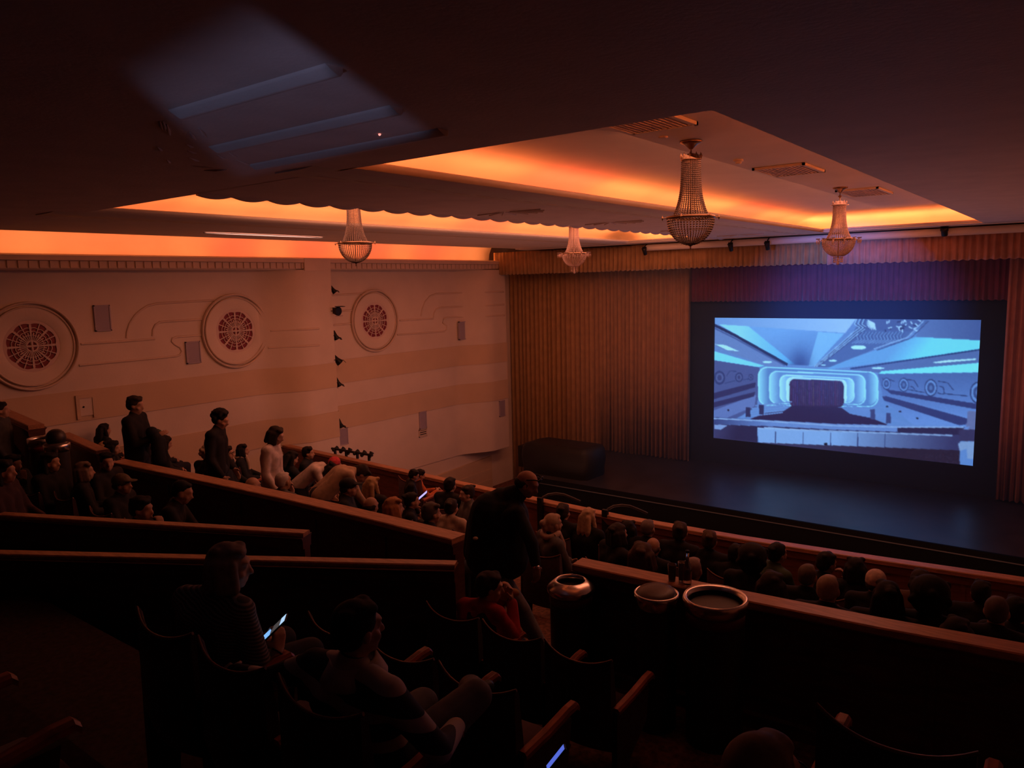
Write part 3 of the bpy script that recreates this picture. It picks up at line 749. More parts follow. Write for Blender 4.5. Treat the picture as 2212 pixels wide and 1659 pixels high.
# balcony fronts
paint([(150, 722), (900, 765), (1700, 782), (1665, 838), (1200, 825), (450, 778), (150, 765)], (60, 70, 125), (112, 140, 205), (172, 740), (520, 760))
paint([(1270, 785), (1670, 786), (1640, 832), (1270, 822)], (45, 38, 75)); line([(150, 730), (440, 745), (900, 776), (1265, 785), (1665, 786)], 8, (150, 175, 225))
paint([(430, 775), (900, 800), (1600, 826), (1590, 842), (430, 795)], (48, 44, 88)); line([(470, 785), (760, 806)], 7, (150, 175, 225)); line([(940, 812), (1160, 822)], 6, (135, 160, 215))
paint([(428, 788), (900, 812), (1640, 832), (1640, 930), (440, 878)], (140, 172, 228), (58, 55, 100), (900, 850), (1600, 890)); line([(428, 790), (1600, 836)], 9, (165, 190, 235), .8)
for x in (540, 705, 870, 1032, 1195): line([(x, 800 + x * .02), (x - 2, 905)], 5, (55, 62, 112))
paint([(830, 880), (850, 880), (850, 892), (830, 892)], (20, 20, 40))
paint([(150, 765), (432, 778), (430, 880), (150, 860)], (62, 60, 105), (42, 36, 72), (180, 800), (300, 840)); paint([(172, 768), (255, 772), (210, 800), (172, 795)], (140, 160, 215))
paint([(150, 845), (432, 876), (1640, 925), (1640, 1040), (150, 1040)], (58, 52, 88), (42, 30, 52), (700, 890), (1300, 960))
for k in range(120): x = 300 + nr.rand() * 1350; y = 905 + nr.rand() * 70 + (x - 300) * .03; oval(x, y, 4, 2, (75, 65, 95), .5)
paint([(1630, 885), (1650, 872), (1730, 872), (1730, 978), (1685, 975), (1682, 915), (1640, 930)], (140, 160, 205)); paint([(1635, 800), (1740, 800), (1735, 870), (1640, 870)], (58, 52, 92))
img *= np.array((.84, .98, 1.06)); img += nr.randn(*img.shape[:2], 1) * 3.0
kx = img.copy(); kx[:, 1:-1] = (img[:, :-2] + 2 * img[:, 1:-1] + img[:, 2:]) / 4; img = kx.copy(); img[1:-1] = (kx[:-2] + 2 * kx[1:-1] + kx[2:]) / 4
sr = np.clip(img / 255, 0, 1); lin = np.where(sr <= .04045, sr / 12.92, ((sr + .055) / 1.055) ** 2.4)
mb = MB(); w, h = sx1 - sx0, sz1 - sz0
mb.v = [((u - .5) * w, 0, (1 - v_) * h) for u, v_ in zip(uu.ravel(), vv.ravel())]
for j in range(GY):
    for i in range(GX):
        a = j * (GX + 1) + i; mb.f.append((a, a + GX + 1, a + GX + 2, a + 1)); mb.mi.append(0); mb.sm.append(False)
sm = bpy.data.materials.new('projected_picture'); sm.use_nodes = True
nt = sm.node_tree; b = nt.nodes['Principled BSDF']; b.inputs['Base Color'].default_value = (.02, .02, .02, 1); b.inputs['Roughness'].default_value = .9
at = nt.nodes.new('ShaderNodeVertexColor'); at.layer_name = 'picture'
nt.links.new(at.outputs['Color'], b.inputs['Emission Color']); b.inputs['Emission Strength'].default_value = 1.0
scr = thing('projection_screen', 'bright projection screen showing a blue-tinted picture of an old theatre auditorium', 'screen', ((sx0 + sx1) / 2, YSCR, sz0))
so = mb.build('picture', sm, scr)
ca = so.data.color_attributes.new('picture', 'FLOAT_COLOR', 'POINT')
ca.data.foreach_set('color', np.concatenate([lin.reshape(-1, 3), np.ones((lin.shape[0] * lin.shape[1], 1))], 1).ravel())
mb = MB(); mb.box(-w / 2 - .05, w / 2 + .05, .012, .04, -.05, h + .05); mb.build('backing_cloth', M['masking'], scr)

# covered equipment at the left of the stage
pc = atz(1225, 1080, ZS)
t = thing('covered_equipment', 'large dark cloth-covered block standing at the left end of the stage', 'covered equipment', (-10.35, 15.7, ZS))
mb = MB()
mb.loft([[Vector((x * s, y * s2, z)) for x, y in [(-.98, -.5), (-.9, -.58), (.8, -.58), (.95, -.5), (.98, .2), (.9, .4), (-.9, .4), (-.98, .2)]] for z, s, s2 in ((-.9, 1.0, 1.0), (.15, .98, 1), (.40, 1.02, 1.02), (.62, 1.0, .98), (.72, .94, .9), (.75, .8, .75))], True, True, 0, True)
mb.build('cover', M['black'], t)
mb = MB(); mb.box(-1.35, -1.0, -.2, .15, 0, .55); mb.build('side_box', M['black_metal'], t)

# thin haze hanging in the stage opening, where the screen light shows it
hz = bpy.data.materials.new('stage_haze'); hz.use_nodes = True
nt = hz.node_tree; nt.nodes.remove(nt.nodes['Principled BSDF'])
vs = nt.nodes.new('ShaderNodeVolumeScatter'); vs.inputs['Color'].default_value = (.45, .68, 1, 1); vs.inputs['Density'].default_value = .034; vs.inputs['Anisotropy'].default_value = .0
nt.links.new(vs.outputs[0], nt.nodes['Material Output'].inputs['Volume'])
mb = MB(); mb.box(-10.2, .6, 15.2, 18.52, ZS + .03, .25)
tag(mb.build('haze', hz), 'thin bluish haze hanging in the stage opening before the screen', 'haze', kind='stuff')
# ------------------------------------------------------------------ balcony
FA = -3.20                        # cross aisle
struct(MB().box(-14, 1.6, 3.35, 5.15, FA - .25, FA).build('floor', M['carpet']))
FRONT = [(5.15, 6.25, -3.50), (6.25, 7.3, -3.73), (7.3, 9.75, -3.97)]
for a, b, z in FRONT: struct(MB().box(-14, 1.6, a, b, z - .3, z).build('floor', M['carpet']))
BACK = [(2.35, 3.35, -2.82), (1.35, 2.35, -2.43), (.35, 1.35, -2.05), (-9, .35, -1.66)]
for a, b, z in BACK: struct(MB().box(-14, -1.15, a, b, z - 1.2, z).build('floor', M['carpet_shaded']))
for a, b, z in ((1.35, 3.35, -2.43), (.35, 1.35, -2.05), (-9, .35, -1.66)): struct(MB().box(-1.15, 1.6, a, b, z - 1.2, z).build('floor', M['carpet_shaded']))

def parapet(path, ztop, zbot, label, capw=.17, capt=.045, thick=.11, m='panel', name='balcony_parapet', seams=None, steps=True):
    """capped low wall along a plan path; the room side is on the left of the path direction"""
    c = Vector((sum(p[0] for p in path) / len(path), sum(p[1] for p in path) / len(path), zbot))
    t = thing(name, label, 'parapet', c)
    P3 = [Vector((p[0], p[1], 0)) - Vector((c.x, c.y, 0)) for p in path]
    def side(i):
        d = (P3[min(i + 1, len(P3) - 1)] - P3[max(i - 1, 0)]).normalized()
        return Vector((-d.y, d.x, 0))
    h = ztop - zbot
    mb = MB(); prof = [(-capw / 2, h - capt), (-capw / 2, h - .008), (-capw / 2 + .01, h), (capw / 2 - .01, h), (capw / 2, h - .008), (capw / 2, h - capt)]
    mb.sweep(prof, P3, side); mb.build('cap', M['cap'], t)
    mb = MB(); mb.sweep([(-thick / 2, 0), (-thick / 2, h - capt), (thick / 2, h - capt), (thick / 2, 0)], P3, side); mb.build('panel', M[m], t)
    mb = MB()
    for s in (-1, 1):
        a = s * thick / 2; b = s * (thick / 2 + .022)
        if steps: mb.sweep([(a, h - capt - .10), (b, h - capt - .10), (b * 1.05, h - capt - .03), (b * 1.3, h - capt - .0), (a, h - capt)] if s > 0 else [(a, h - capt), (b * 1.3, h - capt), (b * 1.05, h - capt - .03), (b, h - capt - .10), (a, h - capt - .10)], P3, side)
        mb.sweep([(a, 0), (b, 0), (b, .10), (a, .12)] if s > 0 else [(a, .12), (b, .10), (b, 0), (a, 0)], P3, side)
    if steps: mb.build('rail_moulding', M[m], t)
    if seams:
        for k in seams:
            i = min(int(k * (len(P3) - 1)), len(P3) - 2); f = k * (len(P3) - 1) - i
            q = P3[i].lerp(P3[i + 1], f); d = (P3[i + 1] - P3[i]).normalized(); s = side(i)
            mb = MB(); R = Matrix.Translation(q) @ Matrix(((d.x, s.x, 0, 0), (d.y, s.y, 0, 0), (0, 0, 1, 0), (0, 0, 0, 1)))
            mb.box(-.022, .022, -thick / 2 - .014, thick / 2 + .014, .1, h - capt - .08, mtx=R); mb.build('stile', M[m], t)
    return t
# front rail of the balcony
fr = [atz(x, y, -3.35) for x, y in ((612, 958), (800, 1001), (1062, 1056), (1150, 1086), (1600, 1161), (1900, 1205), (2212, 1251))]
fr = [(-13.98, 9.99)] + [(p.x, 9.85 - .0 * i) for i, p in enumerate(fr[1:])] + [(1.55, 9.95)]
fr = [(-13.98, 9.93), (-10.9, 9.72), (-7.8, 9.50), (-5.2, 9.36), (-3.5, 9.42), (-1.9, 9.58), (-.4, 9.76), (1.55, 9.98)]
parapet(fr, -3.35, -4.27, 'long wood-capped front rail of the balcony facing the stage', .16, .04, .12, 'panel_red', seams=[.1, .2, .3, .4, .5, .6, .7, .8, .9])
mb = MB(); mb.sweep([(-.05, -1.75), (-.05, -.9), (.10, -.9), (.10, -1.75)], [Vector((x, y, -3.35)) for x, y in fr], lambda i: Vector((0, 1, 0))); struct(mb.build('wall_balcony', M['panel']))
# parapets either side of the aisle gap
parapet([(-10.42, 4.80), (-8.87, 4.88), (-6.95, 4.96), (-5.6, 4.98), (-4.44, 4.97)], -2.25, FA, 'broad wood-capped parapet running from the far left to behind the walking man', .20, .05, .12, seams=[.2, .4, .6, .8])
pr = parapet([(-3.23, 5.05), (-1.9, 5.13), (-1.0, 5.20), (-.2, 5.30), (1.55, 5.55)], -2.25, FA, 'wood-capped parapet behind the three steel bins at the right', .18, .05, .12, seams=[.2, .4, .6, .8])
parapet([(-13.3, 5.30), (-11.32, 5.01)], -2.25, FA, 'short parapet at far left beyond the dark lidded bin', .18, .05, .12)
parapet([(-13.9, 4.66), (-11.82, 4.36)], -1.82, FA, 'stub of high parapet at the far left edge, near the wall', .20, .06, .16)
# angled walls round the left-hand seat block
a, b = atz(-260, 1093, -2.02), atz(662, 1148, -2.02); parapet([(a.x, a.y), (b.x, b.y)], -2.02, FA, 'angled wood-capped wall behind the group at the left, farther of two', .11, .035, .09, seams=[.25, .5, .75])
a, b = atz(-330, 1184, -2.1), atz(985, 1215, -2.1); parapet([(a.x, a.y), (b.x, b.y)], -2.1, FA, 'angled wood-capped wall behind the woman with the phone, nearer of two', .11, .035, .10, seams=[.35, .6, .74, .9])
# handle under the right-hand cap
q = atz(2085, 1390, -2.32)
mb = MB(); mb.tube([(q.x - .10, q.y - .02, -2.30), (q.x - .09, q.y - .03, -2.40), (q.x + .09, q.y - .01, -2.40), (q.x + .10, q.y, -2.30)], .014, 8)
hnd = mb.build('rail_bracket', M['brass'], origin=(q.x, q.y, -2.40)); tag(hnd, 'small metal bracket under the parapet cap at lower right', 'bracket')

# bent tubes on posts along the front rail, lighting bar on its far left
for px, py, px2, py2, lab in ((1170, 1083, 1240, 1090, 'bent metal tube on a dark post at the front rail, nearer the walking man'), (1310, 1106, 1375, 1117, 'bent metal tube on a dark post at the front rail, right of the blonde woman')):
    p = aty(px, py + 10, 9.35); e = aty(px2, py2, 9.9)
    t = thing('rail_lamp', lab, 'rail fitting', (p.x, 9.32, -3.9), 0, 'bent tubes on the front rail')
    mb = MB(); mb.box(-.045, .045, -.03, .02, 0, .62); mb.build('post', M['black_metal'], t)
    mb = MB(); L = 1.0
    mb.tube([(0, 0, .55), (.02, .04, .62), (.08, .10, .66), (.17, .18, .67), (.26, .26, .65), (.38, .36, .58), (.46, .42, .53)], .018, 8); mb.build('tube', M['steel_dark'], t)
a, b = aty(700, 972, 9.75), aty(788, 993, 9.75)
t = thing('lighting_bar', 'black bar of small spotlights fixed along the far left of the front rail', 'lighting bar', ((a.x + b.x) / 2, 9.95, -3.33))
L = (b.x - a.x) / 2
mb = MB(); mb.tube([(-L, 0, .06), (L, 0, .06)], .025, 8); 
for k in range(4): mb.box(-L + .1 + k * (2 * L - .2) / 3 - .02, -L + .1 + k * (2 * L - .2) / 3 + .02, -.02, .02, -.06, .06)
mb.build('bar', M['black_metal'], t)
for k in range(6):
    x = -L + .08 + k * (2 * L - .16) / 5
    mb = MB(); mb.lathe([(.03, -.10), (.05, -.08), (.055, .05), (.07, .09), (.05, .09)], c=(0, 0, 0), n=12, mtx=Matrix.Translation((x, .02, .05)) @ Matrix.Scale(.7, 4) @ Matrix.Rotation(-1.3 + .3 * (k % 3), 4, 'X')); mb.build('spotlight', M['black_metal'], t)

# ------------------------------------------------------------------ bins
def bin_open(loc, r, h, label, cone=True):
    t = thing('litter_bin', label, 'bin', loc, 0, 'steel-topped litter bins')
    mb = MB(); mb.lathe([(r * .86, 0), (r * .88, .02), (r * .90, h - .10), (r * .90, h - .06)], n=36); mb.build('body', M['steel_dark'], t)
    mb = MB(); mb.lathe([(r * .905, h - .17), (r * .915, h - .17), (r * .915, h - .10), (r * .905, h - .10)], n=36, cap=False); mb.build('band', mat('red_band', (.14, .02, .025), .4), t)
    mb = MB()
    if cone: mb.lathe([(r * .94, h - .10), (r, h - .085), (r, h - .06), (r * .97, h - .05), (r * .66, h), (r * .60, h), (r * .58, h - .03)], n=40, cap=False)
    else: mb.lathe([(r * .90, h - .10), (r * .96, h - .09), (r, h - .05), (r, h - .015), (r * .96, h), (r * .86, h - .012), (r * .80, h - .05), (r * .79, h - .12)], n=40, cap=False)
    mb.build('steel_top', M['steel'], t)
    mb = MB(); mb.lathe([(r * .58 if cone else r * .79, h - .03), (r * .57 if cone else r * .77, h - .35), (.001, h - .36)], n=30, cap=False); mb.build('liner', M['bin_dark'], t)
    return t
def bin_lidded(loc, r, h, label, tilt):
    t = thing('litter_bin', label, 'bin', loc, 0, 'steel-topped litter bins')
    mb = MB(); mb.lathe([(r * .86, 0), (r * .88, .02), (r * .90, h - .08)], n=36); mb.build('body', M['steel_dark'], t)
    mb = MB(); mb.lathe([(r * .9, h - .10), (r * .97, h - .08), (r, h - .03), (r * .99, h - .005), (r * .93, h), (r * .88, h - .02)], n=40, cap=False); mb.build('steel_top', M['steel'], t)
    mb = MB(); R = Matrix.Translation((0, -.012, h - .004)) @ Matrix.Rotation(tilt, 4, 'X')
    mb.lathe([(.001, .028), (r * .5, .026), (r * .84, .012), (r * .88, .0), (r * .88, -.015), (.001, -.015)], n=36, mtx=R); mb.build('swing_lid', mat('brown_lid', (.10, .065, .055), .4), t)
    mb = MB(); mb.lathe([(r * .87, h - .05), (.001, h - .06)], n=30, cap=False); mb.build('liner', M['bin_dark'], t)
    return t
p = atz(1233, 1252, -2.30); bin_open((p.x, p.y, FA), .185, -2.30 - FA, 'steel-topped bin with a cone rim and red band beside the walking man')
p = atz(1418, 1278, -2.19); bin_lidded((p.x, p.y, FA), .158, -2.19 - FA, 'bin with a tilted brown lid, the middle of three before the parapet', .12)
p = atz(1545, 1287, -2.15); bin_open((p.x, p.y, FA), .218, -2.15 - FA, 'largest steel-rimmed open bin, right of the lidded one', False)
p = aty(88, 945, 4.20); bin_open((p.x, p.y, FA), .17, p.z - FA, 'steel-topped bin at the far left beside the domed black one', False)
p = aty(122, 958, 3.95); tb = bin_lidded((p.x, p.y, FA), .15, p.z - FA, 'black bin with a raised domed lid at the far left', .0)
mb = MB(); mb.ball((0, .0, p.z - FA + .07), (.115, .115, .115), 20, 10); mb.build('dome', M['steel_dark'], tb)
p = atz(152, 968, -2.40)
t = thing('side_table', 'small wooden stand with a thick top beside the far-left bins', 'table', (p.x, p.y - .3, FA))
mb = MB(); mb.box(-.26, .26, -.2, .2, .72, .80); mb.build('table_top', M['cap'], t)
mb = MB(); mb.box(-.22, .22, -.16, .16, .58, .72); mb.build('apron', M['panel_red'], t)
for sx in (-1, 1):
    for sy in (-1, 1): mb = MB(); mb.box(sx * .2 - .025, sx * .2 + .025, sy * .14 - .025, sy * .14 + .025, 0, .58); mb.build('leg', M['arm'], t)

# bottle and glasses standing on the right-hand cap
def on_cap(px): 
    q = atz(px, 1216 + (px - 1245) * .1975, -2.25); return Vector((q.x, q.y + .02, -2.25))
q = on_cap(1482)
t = thing('bottle', 'clear drinks bottle standing on the parapet between the lidded bin and the open bin', 'bottle', q)
mb = MB(); mb.lathe([(.030, 0), (.032, .01), (.032, .115), (.026, .145), (.013, .18), (.012, .235), (.014, .237), (.014, .25)], n=16); mb.build('glass', M['glass'], t)
mb = MB(); mb.lathe([(.0325, .035), (.0325, .10)], n=16, cap=False); mb.build('paper_label', flat((.20, .12, .09), .7, 'paper'), t)
mb = MB(); mb.lathe([(.015, .24), (.015, .258), (.002, .26)], n=12); mb.build('stopper', M['black'], t)
for px, dy, h, r, lab in ((1449, .0, .13, .033, 'dark drinking cup on the parapet cap, left-most of the drinks'), (1467, .03, .15, .032, 'pale glass on the parapet cap between the cup and the bottle')):
    q = on_cap(px) + Vector((0, dy, 0))
    mb = MB(); mb.lathe([(r * .78, 0), (r, h), (r * .93, h), (r * .74, .012), (.001, .012)], n=18, cap=False)
    mb.v = [(a + q.x, b_ + q.y, c_ + q.z) for a, b_, c_ in mb.v]
    tag(mb.build('drinking_glass', M['amber_glass'] if px == 1449 else M['glass'], origin=tuple(q)), lab, 'cup')

# ------------------------------------------------------------------ chandeliers
def chandelier(px, py, label, arms=False, H=1.28):
    q = atz(px, py, H); CR = M['crystal_light' if arms else 'crystal']
    t = thing('chandelier', label, 'chandelier', (q.x, q.y, H), 0, 'crystal chandeliers')
    mb = MB(); mb.lathe([(.10, .0), (.105, -.012), (.06, -.03), (.03, -.06), (.016, -.075)], n=20); mb.build('ceiling_canopy', M['brass'], t)
    mb = MB(); mb.lathe([(.007, -.07), (.007, -.11), (.03, -.125), (.012, -.14), (.007, -.16), (.007, -1.0)], n=10); mb.build('stem', M['brass'], t)
    zc = -.16 if not arms else -.24
    mb = MB(); mb.lathe([(.02, zc + .05), (.075, zc + .03), (.085, zc + .0), (.10 if not arms else .13, zc - .012), (.075, zc - .02)], n=20, cap=False)
    for k in range(10): a = 2 * math.pi * k / 10; mb.octa((.095 * math.cos(a), .095 * math.sin(a), zc + .025), .012, .03)
    mb.build('crown', M['brass'] if not arms else CR, t)
    zb = -.70 if not arms else -.75; RB = .215 if not arms else .225
    def neck(u): return .085 + (.09 - .085) * u + (RB * .82 - .095) * u ** 3.2
    mb = MB(); ns = 34
    for k in range(ns):
        a = 2 * math.pi * k / ns
        for j in range(30):
            u = (j + .5) / 30; r = neck(u); mb.octa((r * math.cos(a), r * math.sin(a), zc - .02 + (zb - zc + .02) * u), .0088, .0115)
    mb.build('neck_beads', CR, t)
    mb = MB(); mb.lathe([(RB, zb - .012), (RB + .012, zb - .008), (RB + .012, zb + .012), (RB, zb + .016)], n=36, cap=False); mb.lathe([(RB * .8, zb), (RB * .82, zb + .008), (RB * .8, zb + .014)], n=36, cap=False)
    for k in range(8): a = 2 * math.pi * k / 8; mb.tube([(RB * .8 * math.cos(a), RB * .8 * math.sin(a), zb + .005), (RB * math.cos(a), RB * math.sin(a), zb)], .004, 5)
    mb.build('rim_ring', M['brass'], t)
    mb = MB(); D = .235 if not arms else .23
    for k in range(44):
        a = 2 * math.pi * k / 44
        for j in range(16):
            th = (j + .5) / 16 * math.pi / 2 * (.96 if not arms else .80); r = RB * math.cos(th); mb.octa((r * math.cos(a), r * math.sin(a), zb - .015 - D * math.sin(th)), .0105 * (1 - .4 * j / 16), .0125)
    mb.build('bowl_beads', CR, t)
    mb = MB(); mb.lathe([(.004, zb - .6 * D), (.012, zb - D - .012), (.02, zb - D - .022), (.006, zb - D - .035)] if not arms else [(.005, zb - .6 * D), (.005, zb - D - .10), (.02, zb - D - .105), (.024, zb - D - .122), (.01, zb - D - .14)], n=12); mb.build('finial', CR, t)
    if arms:
        mb = MB()
        for k in range(16):
            a = 2 * math.pi * k / 16
            for j in range(4): mb.octa((.062 * math.cos(a), .062 * math.sin(a), zb - D - .0 - j * .03), .009, .017)
        mb.build('bottom_skirt', CR, t)
        for k in range(12):
            a = 2 * math.pi * k / 12; c, s_ = math.cos(a), math.sin(a)
            mb = MB(); mb.tube([(RB * c, RB * s_, zb), ((RB + .035) * c, (RB + .035) * s_, zb - .012), ((RB + .065) * c, (RB + .065) * s_, zb + .012)], .006, 6)
            mb.lathe([(.010, 0), (.03, .006), (.032, .012)], c=((RB + .065) * c, (RB + .065) * s_, zb + .012), n=10)
            for j in range(3): mb.octa(((RB + .065 + .02 * (j - 1)) * c, (RB + .065 + .02 * (j - 1)) * s_, zb - .03), .008, .042)
            mb.build('candle_arm', CR, t)
    else:
        for k in range(6):
            a = 2 * math.pi * k / 6 + .62; c, s_ = math.cos(a), math.sin(a)
            mb = MB(); mb.tube([(RB * c, RB * s_, zb + .005), ((RB + .04) * c, (RB + .04) * s_, zb + .0)], .005, 6); mb.octa(((RB + .05) * c, (RB + .05) * s_, zb), .012, .028); mb.build('rim_prong', M['brass'], t)
    return t
chandelier(1493, 305, 'largest crystal chandelier, a bare bowl hanging before the lit centre-beam cove')
chandelier(1815, 405, 'crystal chandelier ringed with candle arms, hanging in front of the purple valance', True)
qa = atz(768, 420, 1.28)
def chand_at(x, y, *a):
    px = None
    t = chandelier(1493, 305, *a); t.location = (x, y, 1.28); return t
chand_at(-7.86, 6.93, 'crystal bowl chandelier hanging beyond the centre beam, above the left wall')
chand_at(-7.82, 12.24, 'small crystal chandelier with candle arms, in front of the gold curtain', True)
# ------------------------------------------------------------------ theatre seats
def make_seat(label, group=None):
    t = thing('theatre_seat', label, 'theatre seat', (0, 0, 0), 0, group)
    mb = MB()                                                       # cushion, slightly domed
    rows = []
    for y in (-.20, -.19, 0, .2, .235):
        e = .0 if -.19 < y < .21 else .02
        rows.append([Vector((x, y, z)) for x, z in ((-.215, .34), (-.225, .38 - e / 2), (-.19, .415 - e), (0, .425 - e), (.19, .415 - e), (.225, .38 - e / 2), (.215, .34), (0, .335))])
    mb.loft(rows, True, True, 0, True); mb.build('seat_cushion', M['seat'], t)
    mb = MB()                                                       # back with a dipped top and raised corners
    rows = []
    n = 14
    for k in range(n + 1):
        u = -1 + 2 * k / n; x = .245 * u; zt = .86 + .055 * abs(u) ** 2.4; cv = .05 * u * u
        rows.append([Vector((x, -.24 + cv, .42)), Vector((x, -.29 + cv, zt - .03)), Vector((x, -.305 + cv, zt)), Vector((x, -.325 + cv, zt - .01)), Vector((x, -.325 + cv, .42)), Vector((x, -.29 + cv, .30)), Vector((x, -.26 + cv, .30))])
    mb.loft(rows, True, True, 0, True); mb.build('seat_back', M['seat'], t)
    mb = MB(); pts = []
    for k in range(n + 1):
        u = -1 + 2 * k / n; pts.append((.25 * u, -.315 + .05 * u * u, .864 + .055 * abs(u) ** 2.4))
    mb.tube(pts, .008, 6); mb.build('top_rail', M['panel_red'], t)
    for s in (-1, 1):
        mb = MB()
        mb.sweep([(-.026, -.022), (-.028, .004), (-.016, .018), (.016, .018), (.028, .004), (.026, -.022)], [(s * .262, -.25, .585), (s * .262, -.05, .60), (s * .262, .14, .628), (s * .262, .205, .63), (s * .262, .225, .61)], Vector((1, 0, 0)), smooth=False)
        mb.build('armrest', M['arm'], t)
        mb = MB(); mb.loft([[Vector((s * .262 + d, y, z)) for y, z in ((-.27, 0), (-.12, 0), (-.1, .2), (.12, .35), (.16, .58), (-.26, .58))] for d in (-.018, .018)], True, True, 0, False); mb.build('side_standard', M['seat'], t)
    return t
SEAT = make_seat('x'); SEAT_TREE = kids(SEAT); seat_used = [False]
_taken = []
def seat(x, y, z, label, group=None, rz=0.0):
    if group:
        if any(abs(a - x) < .5 and abs(b - y) < .6 and abs(c - z) < .1 for a, b, c in _taken): return None
        _taken.append((x, y, z))
    if not seat_used[0]:
        seat_used[0] = True; SEAT['label'] = label
        if group: SEAT['group'] = group
        SEAT.location = (x, y, z); SEAT.rotation_euler = (0, 0, rz); return SEAT
    r = dup(SEAT, (x, y, z), rz, label, group, SEAT_TREE)
    if not group and 'group' in r: del r['group']
    return r

# ------------------------------------------------------------------ people
def remesh(parts, voxel, smooth_it=4, name='body'):
    """one continuous skin over overlapping limbs: parts are ('c', p0, r0, p1, r1) or ('e', centre, radii, matrix)"""
    mb = MB()
    for p in parts:
        if p[0] == 'c':
            a, r0, b, r1 = Vector(p[1]), p[2], Vector(p[3]), p[4]
            L = (b - a).length
            if L < 1e-5: continue
            R = (b - a).to_track_quat('Z', 'Y').to_matrix().to_4x4(); R.translation = a
            prof = []
            for k in range(5): th = -math.pi / 2 + math.pi / 2 * k / 4; prof.append((max(.0008, r0 * math.cos(th)), r0 * math.sin(th)))
            for k in range(5): th = math.pi / 2 * k / 4; prof.append((max(.0008, r1 * math.cos(th)), L + r1 * math.sin(th)))
            mb.lathe(prof, n=14, mtx=R)
        else:
            mt = p[3] if len(p) > 3 else None
            if mt is None: mb.ball(p[1], p[2], 16, 10)
            else:
                mb.ball((0, 0, 0), p[2], 16, 10, mtx=Matrix.Translation(p[1]) @ mt)
    me = mb.mesh(name, [M['black']])
    o = bpy.data.objects.new('tmp', me); COL.objects.link(o)
    m = o.modifiers.new('r', 'REMESH'); m.mode = 'VOXEL'; m.voxel_size = voxel; m.use_smooth_shade = True
    s = o.modifiers.new('s', 'SMOOTH'); s.factor = .5; s.iterations = smooth_it
    dg = bpy.context.evaluated_depsgraph_get(); dg.update()
    out = bpy.data.meshes.new_from_object(o.evaluated_get(dg)); out.name = name
    bpy.data.objects.remove(o); bpy.data.meshes.remove(me)
    if not out.materials: out.materials.append(M['black'])
    out.polygons.foreach_set('use_smooth', [True] * len(out.polygons))
    return out
V = Vector
def head_parts(c, R, child=False):
    """c: head centre, R: 3x3 rotation of the head (local +y is where the face looks)"""
    R4 = R.to_4x4()
    def L(x, y, z): return V(c) + R @ V((x, y, z))
    P_ = [('e', L(0, -.008, .022), (.072, .092, .088), R4), ('e', L(0, .022, -.035), (.058, .066, .074), R4), ('e', L(0, .052, -.085), (.030, .030, .024), R4),
          ('c', L(0, .084, .012), .010, L(0, .104, -.028), .014), ('e', L(0, .070, .030), (.052, .026, .014), R4),
          ('e', L(-.030, .076, .006), (.012, .010, .008), R4), ('e', L(.030, .076, .006), (.012, .010, .008), R4),
          ('e', L(0, .082, -.056), (.022, .012, .006), R4), ('e', L(0, .080, -.068), (.018, .012, .006), R4),
          ('e', L(-.076, -.002, -.008), (.010, .020, .030), R4), ('e', L(.076, -.002, -.008), (.010, .020, .030), R4),
          ('e', L(-.040, .055, -.03), (.024, .022, .022), R4), ('e', L(.040, .055, -.03), (.024, .022, .022), R4)]
    return P_
def hand_parts(w, d, pn, side, curl=.5, s=1.0):
    """w wrist, d direction along the hand, pn palm normal; five fingers with two bends and a thumb from the side of the palm"""
    d = V(d).normalized(); pn = (V(pn) - d * d.dot(V(pn))).normalized(); x = d.cross(pn) * side
    w = V(w); out = []
    for k, ox in enumerate((-.027, -.009, .009, .027)):
        out.append(('c', w + x * ox * .55 * s + d * .012 * s, .017 * s, w + x * ox * s + d * .082 * s, .0125 * s))
    Ls = (.036, .042, .040, .030)
    for k, ox in enumerate((.030, .010, -.010, -.029)):
        p = w + x * ox * s + d * .086 * s; a = curl * .5
        dirs = [d * math.cos(t) + pn * math.sin(t) for t in (a, a + curl * .9, a + curl * 1.5)]
        for j, (dd, f) in enumerate(zip(dirs, (1.0, .72, .58))):
            q = p + dd * Ls[k] * f * s; out.append(('c', p, (.0092 - j * .0008) * s, q, (.0086 - j * .0008) * s)); p = q
    p = w + x * .026 * s + d * .020 * s; q = p + (x * .8 + d * .55 + pn * .25).normalized() * .040 * s
    r = q + (d * .85 + x * .25 + pn * (.2 + .3 * curl)).normalized() * .034 * s
    out += [('c', p, .014 * s, q, .0105 * s), ('c', q, .0105 * s, r, .008 * s)]
    return out
